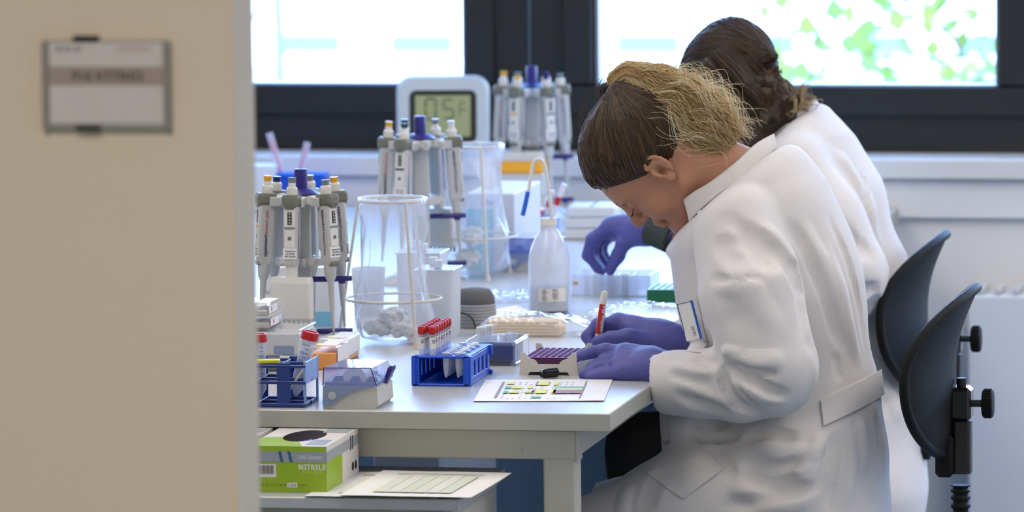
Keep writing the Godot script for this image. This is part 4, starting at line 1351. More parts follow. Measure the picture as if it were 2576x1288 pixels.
func office_chair(at: Vector3, S: Dictionary, label: String, hose: Array, y0: float, knob_y: float, dx := 0.0) -> void:
	var o := thing("lab_chair", label, "chair", at, 0, "black lab chairs")
	# backrest shell: tall oval, its wings curling towards the sitter
	var p := PackedVector3Array()
	var q := PackedVector3Array()
	var nu := 25
	var nv := 25
	for j in nv:
		for i in nu:
			var sv := -1.0 + 2.0 * j / (nv - 1)
			var su := -1.0 + 2.0 * i / (nu - 1)
			var v := sin(sv * PI / 2)
			var u := sin(su * PI / 2)
			var w := 0.2 * pow(maxf(1.0 - pow(absf(v), 2.2), 0.0), 0.5)
			var z := u * w
			var x := 0.045 * v * absf(v) * (1.0 if v > 0 else 0.15) - 0.05 * (z / 0.2) * (z / 0.2)
			var th := 0.009 * sqrt(maxf(1.0 - u * u * u * u, 0.0)) * sqrt(maxf(1.0 - pow(absf(v), 6), 0.0))
			p.append(Vector3(x + th, y0 + v * 0.139, z))
			q.append(Vector3(x - th * 1.3, y0 + v * 0.139, z))
	var m := MB.new()
	m.grid(p, nu, nv, false, true)
	m.grid(q, nu, nv, false, false)
	var lip := []
	for i in 60:
		var an := TAU * i / 60
		var v2 := sin(an)
		var z2 := signf(cos(an)) * 0.2 * pow(maxf(1.0 - pow(absf(v2), 2.2), 0.0), 0.5)
		lip.append(Vector3(0.045 * v2 * absf(v2) * (1.0 if v2 > 0 else 0.15) - 0.05 * (z2 / 0.2) * (z2 / 0.2), y0 + v2 * 0.137, z2))
	m.tube(lip, 0.0085, 10, true)
	part(o, "backrest", m, S.chair_black)
	m = MB.new()
	m.box(Vector3(-0.006, y0 - 0.14, 0), Vector3(0.03, 0.07, 0.06), 0.006)
	part(o, "back_plate", m, S.chair_black)
	m = MB.new()
	m.rounded([[y0 - 0.17, 0.0155, 0.02, 0.008, 0.021 + dx], [knob_y - 0.03, 0.0155, 0.02, 0.008, 0.021 + dx]], 4)
	part(o, "back_post", m, S.satin_black)
	m = MB.new()
	m.box(Vector3(0.02 + dx, knob_y, 0), Vector3(0.036, 0.056, 0.05), 0.006)
	part(o, "clamp", m, S.gloss_black)
	m = MB.new()
	m.cyl(Vector3(0.02 + dx, knob_y + 0.026, 0), Vector3(0.02 + dx, knob_y + 0.042, 0), 0.008, 0.0085, 14)
	part(o, "release_pin", m, S.satin_black)
	m = MB.new()
	m.cyl(Vector3(0.036 + dx, knob_y, 0), Vector3(0.058 + dx, knob_y, 0), 0.006, 0.006, 12)
	part(o, "clamp_screw", m, S.satin_black)
	m = MB.new()
	m.t = Transform3D(Basis(Vector3.BACK, -PI / 2), Vector3(0.055 + dx, knob_y, 0))
	m.lathe([Vector2(0, 0), Vector2(0.021, 0), Vector2(0.0235, 0.002), Vector2(0.0235, 0.016), Vector2(0.021, 0.018), Vector2(0, 0.018)], 28)
	for i in 28:
		var a := TAU * i / 28
		m.box(Vector3(cos(a) * 0.0237, 0.009, sin(a) * 0.0237), Vector3(0.0016, 0.012, 0.0016))
	part(o, "hand_wheel", m, S.chair_black)
	m = MB.new()
	var c := Curve3D.new()
	for h in hose:
		c.add_point(h)
	for i in c.point_count:
		var d := (c.get_point_position(mini(i + 1, c.point_count - 1)) - c.get_point_position(maxi(i - 1, 0))) * 0.25
		c.set_point_in(i, -d)
		c.set_point_out(i, d)
	var pts := []
	var rr := []
	var n := int(c.get_baked_length() / 0.0032)
	for i in n + 1:
		pts.append(c.sample_baked(c.get_baked_length() * i / n, true))
		rr.append(0.0165 if i % 4 < 2 else 0.0128)
	m.tube(pts, rr, 14)
	part(o, "bellows", m, S.chair_black)
	# seat, gas lift and base below the frame
	m = MB.new()
	m.rounded([[0.355, 0.15, 0.14, 0.08, -0.24], [0.37, 0.19, 0.19, 0.1, -0.24], [0.4, 0.195, 0.195, 0.1, -0.24], [0.415, 0.17, 0.17, 0.09, -0.24]], 6)
	part(o, "seat", m, S.chair_black)
	m = MB.new()
	m.cyl(Vector3(-0.22, 0.06, 0), Vector3(-0.22, 0.36, 0), 0.025, 0.025, 14)
	part(o, "gas_lift", m, S.satin_black)
	for k in 5:
		var a := TAU * k / 5 + 0.3
		m = MB.new()
		m.tube([Vector3(-0.22, 0.09, 0), Vector3(-0.22 + cos(a) * 0.27, 0.065, sin(a) * 0.27)], [0.022, 0.014], 8)
		var lg := part(o, "leg", m, S.satin_black)
		m = MB.new()
		m.cyl(Vector3(-0.22 + cos(a) * 0.26, 0.026, sin(a) * 0.26 - 0.012), Vector3(-0.22 + cos(a) * 0.26, 0.026, sin(a) * 0.26 + 0.012), 0.026, 0.026, 14)
		part(lg, "caster", m, S.chair_black)

func sheet(w: float, d: float, curl: float, sd: int) -> MB:
	var no := FastNoiseLite.new()
	no.seed = sd
	no.frequency = 6.0
	var p := PackedVector3Array()
	var q := PackedVector3Array()
	for j in 14:
		for i in 18:
			var x := -w / 2 + w * i / 17
			var z := -d / 2 + d * j / 13
			var y := 0.0012 + curl * (0.5 + 0.5 * no.get_noise_2d(x, z * 0.3)) * (0.25 + 0.75 * pow(absf(z) / (d / 2), 3.0))
			p.append(Vector3(x, y, z))
			q.append(Vector3(x, y - 0.0004, z))
	var m := MB.new()
	m.grid(p, 18, 14, false, true)
	m.grid(q, 18, 14, false, false)
	return m

# ---------------------------------------------------------------- the place
func ceiling_panel(at: Vector3, w: float, d: float, energy: float, label: String) -> void:
	var o := thing("ceiling_light", label, "ceiling light", at, 0, "ceiling light panels")
	part(o, "frame", block(Vector3(0, 0.03, 0), Vector3(w + 0.04, 0.06, d + 0.04), 0.004), mat(Color(0.9, 0.9, 0.9), 0.5))
	var e := mat(Color(1, 0.95, 0.88), 0.6)
	e.emission_enabled = true
	e.emission = Color(1.0, 0.965, 0.92)
	e.emission_energy_multiplier = 2.0
	part(o, "light_diffuser", block(Vector3(0, -0.004, 0), Vector3(w, 0.008, d)), e)
	var l := AreaLight3D.new()
	l.name = "panel_light"
	l.area_size = Vector2(w, d)
	l.light_energy = energy
	l.light_color = Color(1.0, 0.945, 0.875)
	l.area_range = 30.0
	l.area_attenuation = 2.0
	l.shadow_enabled = true
	o.add_child(l)
	l.position = Vector3(0, -0.012, 0)
	l.rotation.x = -PI / 2

func window(called: String, x0: float, x1: float, S: Dictionary) -> void:
	var o := room(called)
	var y0 := 0.999
	var y1 := 2.45
	var zc := -3.79
	var fw := 0.145
	for b in [[Vector3((x0 + x1) / 2, y0 - 0.0725, zc), Vector3(x1 - x0 + fw * 2, 0.145, 0.07)], [Vector3((x0 + x1) / 2, y1 + 0.07, zc), Vector3(x1 - x0 + fw * 2, 0.14, 0.07)], [Vector3(x0 - fw / 2 + 0.001, (y0 + y1) / 2, zc), Vector3(fw - 0.002, y1 - y0, 0.07)], [Vector3(x1 + fw / 2 - 0.001, (y0 + y1) / 2, zc), Vector3(fw - 0.002, y1 - y0, 0.07)]]:
		part(o, "window_frame", block(b[0], b[1], 0.004), S.anthracite)
	# sash, a little proud of the frame, and its glazing bead
	for b in [[Vector3((x0 + x1) / 2, y0 - 0.034, zc + 0.042), Vector3(x1 - x0 + 0.14, 0.064, 0.02)], [Vector3(x0 - 0.038, (y0 + y1) / 2, zc + 0.042), Vector3(0.064, y1 - y0, 0.02)], [Vector3(x1 + 0.038, (y0 + y1) / 2, zc + 0.042), Vector3(0.064, y1 - y0, 0.02)]]:
		part(o, "sash", block(b[0], b[1], 0.003), S.anthracite)
	for b in [[Vector3((x0 + x1) / 2, y0 - 0.003, zc + 0.01), Vector3(x1 - x0, 0.008, 0.05)], [Vector3(x0 + 0.003, (y0 + y1) / 2, zc + 0.01), Vector3(0.008, y1 - y0, 0.05)]]:
		part(o, "glazing_bead", block(b[0], b[1], 0.001), S.bead)
	part(o, "pane", block(Vector3((x0 + x1) / 2, (y0 + y1) / 2, zc - 0.012), Vector3(x1 - x0, y1 - y0, 0.006)), S.glass)

func _ready() -> void:
	rng.seed = 1
	# camera
	var cam := Camera3D.new()
	cam.name = "camera"
	add_child(cam)
	var fw := Vector3(-sin(0.1859) * cos(0.0972), -sin(0.0972), -cos(0.1859) * cos(0.0972))
	cam.look_at_from_position(Vector3(1.7607, 2.0088, 10.1782), Vector3(1.7607, 2.0088, 10.1782) + fw, Vector3.UP.rotated(fw, 0.0102))
	cam.near = 0.1
	cam.far = 200.0
	var lens := CameraAttributesPhysical.new()
	lens.frustum_focal_length = 230.0
	lens.exposure_aperture = 6.8
	lens.frustum_focus_distance = 10.75
	cam.attributes = lens
	cam.fov = rad_to_deg(2.0 * atan(644.0 / 16600.0))
	# sky, sun, exposure
	var env := Environment.new()
	env.background_mode = Environment.BG_SKY
	var sky := Sky.new()
	var sm := ProceduralSkyMaterial.new()
	sm.sky_top_color = Color(0.5, 0.69, 0.97)
	sm.sky_horizon_color = Color(0.78, 0.88, 1.0)
	sm.ground_horizon_color = Color(0.8, 0.84, 0.86)
	sm.ground_bottom_color = Color(0.55, 0.56, 0.55)
	sm.sky_energy_multiplier = 3.2
	sm.ground_energy_multiplier = 1.5
	sky.sky_material = sm
	env.sky = sky
	env.tonemap_mode = Environment.TONE_MAPPER_LINEAR
	env.tonemap_exposure = 1.0
	env.sdfgi_enabled = true
	env.ssao_enabled = true
	env.ssil_enabled = true
	var we := WorldEnvironment.new()
	we.name = "world"
	we.environment = env
	add_child(we)
	var sun := DirectionalLight3D.new()
	sun.name = "sun"
	add_child(sun)
	sun.look_at_from_position(Vector3.ZERO, Vector3(0.45, -1.0, -0.9))
	sun.light_color = Color(1.0, 0.96, 0.9)
	sun.light_energy = 1.5
	sun.light_angular_distance = 0.6
	sun.shadow_enabled = true
	# lamps of the room
	ceiling_panel(Vector3(-1.3, 2.9, -1.2), 0.6, 1.8, 1.5, "ceiling light panel over the far left of the bench")
	ceiling_panel(Vector3(1.2, 2.9, -1.2), 0.6, 1.8, 0.6, "ceiling light panel over the chairs")
	ceiling_panel(Vector3(-0.9, 2.9, 0.8), 0.6, 1.8, 2.0, "ceiling light panel in front of the bench")
	ceiling_panel(Vector3(2.4, 2.9, 0.6), 0.6, 1.8, 2.6, "ceiling light panel beside the right wall")
	ceiling_panel(Vector3(2.2, 2.9, -2.2), 0.6, 1.8, 3.4, "ceiling light panel near the windows on the right")
	ceiling_panel(Vector3(0.0, 2.9, 5.4), 0.6, 1.8, 7.0, "ceiling light panel in front of the sign wall")
	ceiling_panel(Vector3(0.6, 2.9, 9.4), 0.6, 1.8, 6.5, "ceiling light panel at the far end of the hall")

	# materials shared by many things
	var S := {}
	S.grey_plastic = mat(Color(0.75, 0.75, 0.735), 0.42)
	S.white_plastic = mat(Color(0.86, 0.85, 0.82), 0.42)
	S.olive_plastic = mat(Color(0.45, 0.45, 0.4), 0.5)
	S.dark_grey = mat(Color(0.4, 0.4, 0.41), 0.5)
	S.violet = mat(Color(0.17, 0.13, 0.45), 0.35)
	S.ink = mat(Color(0.06, 0.06, 0.07), 0.6)
	S.pale_ink = mat(Color(0.7, 0.7, 0.7), 0.6)
	S.navy = mat(Color(0.12, 0.15, 0.32), 0.6)
	S.red_ink = mat(Color(0.75, 0.12, 0.13), 0.6)
	S.blue_ink = mat(Color(0.2, 0.28, 0.6), 0.6)
	S.paper = mat(Color(0.9, 0.89, 0.88), 0.75)
	S.cream = mat(Color(0.83, 0.81, 0.76), 0.4)
	S.film = clear(Color(0.9, 0.93, 1.0), 0.22, 0.14)
	S.clear_lid = clear(Color(0.93, 0.95, 1.0), 0.045, 0.05)
	S.tube_plastic = clear(Color(0.9, 0.93, 0.97), 0.4, 0.2)
	S.milk = milky(Color(0.85, 0.88, 0.92))
	S.red_cap = mat(Color(0.72, 0.06, 0.07), 0.35)
	S.red_dark = mat(Color(0.5, 0.07, 0.07), 0.4)
	S.blue_rack = mat(Color(0.06, 0.3, 0.8), 0.32)
	S.deep_blue = mat(Color(0.07, 0.16, 0.45), 0.4)
	S.navy_rack = mat(Color(0.1, 0.2, 0.5), 0.4)
	S.beige_plastic = mat(Color(0.76, 0.75, 0.72), 0.45)
	S.slate_plastic = mat(Color(0.5, 0.56, 0.68), 0.45)
	S.steel = mat(Color(0.75, 0.75, 0.77), 0.3, 0.7)
	S.film_roll = milky(Color(0.88, 0.9, 0.93))
	S.cover_edge = mat(Color(0.12, 0.13, 0.4), 0.3)
	S.chair_black = grain(mat(Color(0.06, 0.063, 0.07), 0.5), 40.0, 0.05, 0.2)
	S.chair_black.metallic_specular = 0.3
	S.satin_black = mat(Color(0.04, 0.04, 0.045), 0.45)
	S.gloss_black = mat(Color(0.03, 0.03, 0.035), 0.15)
	S.anthracite = mat(Color(0.09, 0.093, 0.097), 0.5)
	S.bead = mat(Color(0.55, 0.58, 0.6), 0.35)
	S.glass = clear(Color(0.95, 1.0, 0.98), 0.03, 0.0)
	var laminate := grain(mat(Color(0.74, 0.745, 0.745), 0.26), 30.0, 0.006, 0.15)
	var edge := grain(mat(Color(0.67, 0.67, 0.63), 0.5), 60.0, 0.01, 0.3)
	var bench_frame := grain(mat(Color(0.73, 0.72, 0.68), 0.5), 60.0, 0.01, 0.3)
	var plaster := grain(mat(Color(0.86, 0.81, 0.73), 0.85), 6.0, 0.05, 0.12)
	var wall_white := grain(mat(Color(0.91, 0.91, 0.905), 0.8), 6.0, 0.04, 0.12)
	var lino := grain(mat(Color(0.44, 0.52, 0.59), 0.45), 12.0, 0.01, 0.2)
	var panel_blue := mat(Color(0.6, 0.73, 0.86), 0.5)
	var coat := grain(mat(Color(0.83, 0.815, 0.81), 0.85), 160.0, 0.012, 0.35)
	coat.rim_enabled = true
	coat.rim = 0.25
	var skin := mat(Color(0.7, 0.505, 0.4), 0.5)
	skin.subsurf_scatter_enabled = true
	skin.subsurf_scatter_strength = 0.25
	var glove := grain(mat(Color(0.33, 0.335, 0.62), 0.5), 90.0, 0.02, 0.3)
	var black_cloth := mat(Color(0.03, 0.03, 0.035), 0.9)
	var jeans := mat(Color(0.18, 0.22, 0.3), 0.9)

	# room shell
	struct("floor", block(Vector3(-0.5, -0.05, 4.6), Vector3(7.6, 0.1, 17.2)), lino)
	struct("ceiling", block(Vector3(-0.5, 3.01, 4.6), Vector3(7.6, 0.1, 17.2)), wall_white)
	struct("wall_right", block(Vector3(3.25, 1.48, 4.6), Vector3(0.1, 2.96, 17.0)), wall_white)
	struct("wall_far_left", block(Vector3(-4.25, 1.48, 4.6), Vector3(0.1, 2.96, 17.0)), wall_white)
	struct("wall_front", block(Vector3(-0.5, 1.48, 13.1), Vector3(7.4, 2.96, 0.1)), wall_white)
	var wb := MB.new()
	wb.box(Vector3(-0.5, 0.405, -3.77), Vector3(7.4, 0.81, 0.28))
	wb.box(Vector3(-0.5, 2.78, -3.83), Vector3(7.4, 0.36, 0.16))
	wb.box(Vector3(-3.662, 1.7, -3.83), Vector3(1.076, 1.8, 0.16))
	wb.box(Vector3(2.921, 1.7, -3.83), Vector3(0.558, 1.8, 0.16))
	struct("wall_back", wb, wall_white)
	var wn := 0
	for x in [-2.978, -1.825, -0.672, 0.481, 1.634]:
		wn += 1
		var x1: float = x + 0.861
		window("window_%d" % wn, x, x1, S)
	struct("trim_1", block(Vector3(-0.5, 0.833, -3.685), Vector3(7.4, 0.044, 0.19), 0.004), mat(Color(0.86, 0.86, 0.85), 0.3))
	struct("trim_2", block(Vector3(-0.5, 0.768, -3.622), Vector3(7.4, 0.082, 0.02), 0.003), wall_white)
	struct("baseboard_back", block(Vector3(-0.5, 0.04, -3.62), Vector3(7.4, 0.08, 0.02), 0.003), mat(Color(0.45, 0.5, 0.56), 0.6))
	# partition with the room sign
	struct("wall_left", block(Vector3(-2.0965, 1.48, 2.545), Vector3(4.2, 2.96, 0.11), 0.002), plaster)

	# outside: paved court, white building, tree
	struct("ground", block(Vector3(0, -0.6, -34), Vector3(120, 0.2, 60)), grain(mat(Color(0.78, 0.77, 0.74), 0.9), 1.0, 0.3))
	var bo := thing("white_building", "white building across the court, seen through the windows", "building", Vector3(-2.55, -0.5, -15))
	part(bo, "plinth", block(Vector3(0, 0.37, -1), Vector3(24, 0.75, 2), 0.01), mat(Color(0.93, 0.91, 0.88), 0.8))
	part(bo, "ledge", block(Vector3(0, 0.766, -0.96), Vector3(24, 0.036, 2.1), 0.008), mat(Color(0.95, 0.95, 0.95), 0.6))
	part(bo, "wall", block(Vector3(0, 1.35, -1.2), Vector3(24, 1.13, 2), 0.01), mat(Color(0.94, 0.94, 0.94), 0.8))
	for k in 14:
		var wd := part(bo, "window", block(Vector3(-3.06 + k * 0.45, 0.83, -0.19), Vector3(0.29, 0.09, 0.03), 0.006), mat(Color(0.85, 0.88, 0.9), 0.4))
		part(wd, "pane", block(Vector3(-3.06 + k * 0.45, 0.83, -0.17), Vector3(0.25, 0.07, 0.012)), mat(Color(0.4, 0.5, 0.58), 0.3))
	var lp := MB.new()
	lp.tube([Vector3(0.03, -0.5, 0), Vector3(0.02, 0.55, 0), Vector3(-0.05, 3.2, 0)], [0.02, 0.018, 0.014], 10)
	solo("lamp_post", lp, mat(Color(0.4, 0.42, 0.44), 0.5), "grey post outside behind the left window", "post", Vector3(-3.24, 0, -12.0))
	tree(Vector3(-0.55, -0.5, -9.6))

	# bench
	for k in 2:
		var z0 := -1.8 * k
		var b := thing("bench", ["grey white lab bench at the near end, with legs at its corner", "grey white lab bench under the windows, behind the first bench"][k], "bench", Vector3(0, 0, z0), 0, "lab benches standing in a row")
		part(b, "tabletop", block(Vector3(-0.75, BENCH - 0.014, -0.899), Vector3(1.5, 0.028, 1.798), 0.0012), laminate)
		if k == 0:
			part(b, "edge_band", block(Vector3(-0.75, BENCH - 0.0143, 0.0004), Vector3(1.5, 0.0266, 0.0012), 0.0004), edge)
		part(b, "edge_band", block(Vector3(0.0004, BENCH - 0.0143, -0.899), Vector3(0.0012, 0.0266, 1.797), 0.0004), edge)
		part(b, "apron", block(Vector3(-0.75, 0.6955, -0.052), Vector3(1.38, 0.047, 0.04), 0.002), bench_frame)
		part(b, "apron", block(Vector3(-0.082, 0.6955, -0.9), Vector3(0.04, 0.047, 1.6), 0.002), bench_frame)
		part(b, "apron", block(Vector3(-1.418, 0.6955, -0.9), Vector3(0.04, 0.047, 1.6), 0.002), bench_frame)
		for x in [-0.087, -1.413]:
			for z in [-0.06, -1.74]:
				part(b, "leg", block(Vector3(x, 0.35, z), Vector3(0.052, 0.7, 0.052), 0.003), bench_frame)
		part(b, "corner_plate", block(Vector3(-0.0585, 0.694, -0.05), Vector3(0.006, 0.05, 0.036), 0.002), bench_frame)
		if k == 0:
			for x in [-0.15, -0.9]:
				var m := MB.new()
				m.cyl(Vector3(x, 0.685, -0.034), Vector3(x, 0.685, -0.03), 0.005, 0.0045, 12)
				part(b, "screw", m, bench_frame)
	# cabinets under the bench
	var dp := thing("bench_cabinet", "blue grey cabinet under the far bench", "cabinet", Vector3(-0.73, 0, -2.4))
	part(dp, "body", block(Vector3(0, 0.35, 0), Vector3(1.2, 0.6, 0.9), 0.004), panel_blue)
	for k in 2:
		part(dp, "door", block(Vector3(-0.3 + k * 0.6, 0.36, 0.455), Vector3(0.59, 0.56, 0.016), 0.003), panel_blue)
	var ws := thing("drawer_unit", "white drawer unit under the near bench", "drawer unit", Vector3(-0.54, 0, -1.3))
	part(ws, "body", block(Vector3(0, 0.3, 0), Vector3(0.124, 0.56, 0.5), 0.003), mat(Color(0.85, 0.87, 0.9), 0.4))
	part(ws, "drawer", block(Vector3(0, 0.46, 0.255), Vector3(0.118, 0.18, 0.012), 0.002), mat(Color(0.85, 0.87, 0.9), 0.4))
	var roll := thing("rolling_cabinet", "low white cabinet in front of the bench, with glove boxes on top", "cabinet", Vector3(-0.188, 0, 0.275))
	part(roll, "top", block(Vector3(-0.4, 0.639, -0.19), Vector3(0.8, 0.018, 0.38), 0.0015), laminate)
	part(roll, "body", block(Vector3(-0.405, 0.35, -0.195), Vector3(0.78, 0.56, 0.36), 0.002), bench_frame)
	for k in 3:
		part(roll, "drawer", block(Vector3(-0.405, 0.53 - k * 0.19, -0.008), Vector3(0.77, 0.18, 0.014), 0.002), bench_frame)
	# radiator with its grille
	var ra := thing("radiator", "flat white radiator below the window sill", "radiator", Vector3(0.157, 0.0, -3.5))
	part(ra, "panel", block(Vector3(0.75, 0.33, 0), Vector3(1.5, 0.5, 0.03), 0.006), mat(Color(0.87, 0.88, 0.9), 0.45))
	part(ra, "panel", block(Vector3(0.75, 0.33, -0.08), Vector3(1.5, 0.5, 0.03), 0.006), mat(Color(0.87, 0.88, 0.9), 0.45))
	for k in 40:
		part(ra, "grille_bar", block(Vector3(0.03 + k * 0.037, 0.588, -0.04), Vector3(0.012, 0.01, 0.11), 0.001), mat(Color(0.82, 0.83, 0.84), 0.45))
	for x in [0.2, 1.3]:
		part(ra, "bracket", block(Vector3(x, 0.07, -0.045), Vector3(0.03, 0.14, 0.12), 0.003), mat(Color(0.8, 0.8, 0.82), 0.45))

	people_and_chairs(S, skin, coat, glove, black_cloth, jeans)
	bench_near(S)
	bench_far(S)
	wall_things(S)

func tree(at: Vector3) -> void:
	var o := thing("tree", "leafy green tree outside the right window", "tree", at)
	var bark := mat(Color(0.4, 0.37, 0.32), 0.9)
	var m := MB.new()
	m.tube([Vector3(0.6, 0, -0.3), Vector3(0.4, 1.4, -0.3), Vector3(0.35, 3.5, -0.2)], [0.1, 0.08, 0.04], 9)
	part(o, "trunk", m, bark)
	var tw := [[Vector3(-0.25, 1.62, 0.5), Vector3(-0.09, 1.362, 0.5), Vector3(0.02, 1.235, 0.5), Vector3(0.107, 1.117, 0.5), Vector3(0.3, 0.98, 0.2), Vector3(0.44, 0.9, -0.28)], [Vector3(0.38, 1.5, -0.3), Vector3(0.0, 1.6, 0.0), Vector3(-0.5, 1.5, 0.3)], [Vector3(0.42, 1.0, -0.3), Vector3(0.1, 1.1, 0.2), Vector3(-0.3, 1.16, 0.3), Vector3(-0.5, 1.2, 0.3)]]
	for t in tw:
		m = MB.new()
		m.tube(t, 0.007, 6)
		part(o, "branch", m, bark)
	var leaf := MB.new()
	var p := PackedVector3Array()
	for j in 5:
		var v := j / 4.0
		var w := 0.042 * sin(v * PI) + 0.002
		for i in 3:
			p.append(Vector3((i - 1) * w, 0.012 * absf(i - 1), v * 0.11))
	leaf.grid(p, 3, 5)
	var lm := leaf.mesh()
	var greens := []
	for c in [Color(0.3, 0.44, 0.08), Color(0.4, 0.52, 0.1), Color(0.22, 0.36, 0.08)]:
		var g := mat(c, 0.5)
		g.backlight_enabled = true
		g.backlight = Color(0.5, 0.5, 0.2)
		g.cull_mode = BaseMaterial3D.CULL_DISABLED
		greens.append(g)
	rng.seed = 77
	for k in 290:
		var l := part(o, "leaf", lm, greens[k % 3])
		var x := rng.randf_range(-0.56, 0.2)
		l.position = Vector3(x, rng.randf_range(0.98, 1.62), rng.randf_range(0.1, 0.9))
		l.rotation = Vector3(rng.randf_range(-1.6, 0.2), rng.randf_range(0, TAU), rng.randf_range(-0.5, 0.5))
		l.scale = Vector3.ONE * rng.randf_range(0.42, 0.75)

func people_and_chairs(S: Dictionary, skin: Material, coat: Material, glove: Material, black: Material, jeans: Material) -> void:
	person_writing(skin, coat, glove, black, jeans)
	person_reaching(skin, coat, glove, black)
	office_chair(Vector3(0.4667, 0.7552, -0.6) * Vector3(1, 0, 1), S, "black lab chair of the person writing, nearest the viewer", [Vector3(0.018, 0.565, 0), Vector3(0.018, 0.5, 0), Vector3(0.018, 0.4, 0)], Vector3(0.4667, 0.7552, -0.6).y, Vector3(0.4758, 0.7011, -0.6).y)
	office_chair(Vector3(0.2817, 0.7367, -1.72) * Vector3(1, 0, 1), S, "black lab chair of the person reaching, behind the first chair", [Vector3(0.03, 0.545, 0), Vector3(0.02, 0.49, 0), Vector3(-0.02, 0.462, 0), Vector3(-0.08, 0.448, 0), Vector3(-0.14, 0.43, 0)], Vector3(0.2817, 0.7367, -1.72).y, Vector3(0.3412, 0.6834, -1.72).y, 0.036)
	# marker pen held in the far hand
	var o := thing("marker_pen", "white and red marker pen held upright in a gloved hand", "pen")
	var a := Vector3(-0.1453, 0.7674, -0.716)
	var b := Vector3(-0.1316, 0.8684, -0.725)
	o.transform = Transform3D(MB.turn_to(b - a), a)
	var len := (b - a).length()
	var m := MB.new()
	m.lathe([Vector2(0, 0), Vector2(0.0008, 0), Vector2(0.002, 0.008), Vector2(0.0058, 0.014), Vector2(0.0062, len - 0.02), Vector2(0.0056, len - 0.018), Vector2(0.0054, len - 0.002), Vector2(0.004, len), Vector2(0, len)], 20)
	part(o, "barrel", m, S.white_plastic)
	var q := PackedVector3Array()
	for j in 2:
		for i in 8:
			var an := -2.2 + 1.5 * i / 7
			q.append(Vector3(cos(an) * 0.0064, 0.03 + j * (len - 0.052), sin(an) * 0.0064))
	m = MB.new()
	m.grid(q, 8, 2, false, true)
	part(o, "red_print", m, S.red_ink)
	var side := (o.transform.basis.inverse() * Vector3(0.55, 0, 0.83)).normalized()
	var t := lettering(o, "edding 404", side * 0.0067 + Vector3(0, len * 0.55, 0), Vector3.UP, Vector3.UP.cross(side) * -1.0, 0.0062, S.paper, true)
	t.name = "lettering"
	# badge in the breast pocket
	o = thing("name_badge", "white name badge with blue edge clipped to breast pocket", "badge")
	var c0 := Vector3(0.0546, 0.8479, -0.462)
	o.position = c0
	o.rotation = Vector3(0.05, -0.15, 0.24)
	o.scale = Vector3.ONE * 0.88
	part(o, "card", block(Vector3.ZERO, Vector3(0.03, 0.072, 0.0012), 0.0004), S.paper)
	part(o, "blue_edge", block(Vector3(0.0145, 0, 0.001), Vector3(0.0045, 0.074, 0.002), 0.0005), mat(Color(0.05, 0.35, 0.75), 0.4))
	part(o, "frame_line", block(Vector3(-0.0145, 0.008, 0.0007), Vector3(0.0012, 0.056, 0.0006)), S.navy)
	part(o, "frame_line", block(Vector3(-0.001, 0.0355, 0.0007), Vector3(0.028, 0.0012, 0.0006)), S.navy)
	lettering(o, "(NTP)", Vector3(0.004, -0.02, 0.0008), Vector3.DOWN, Vector3.RIGHT, 0.006, S.navy)

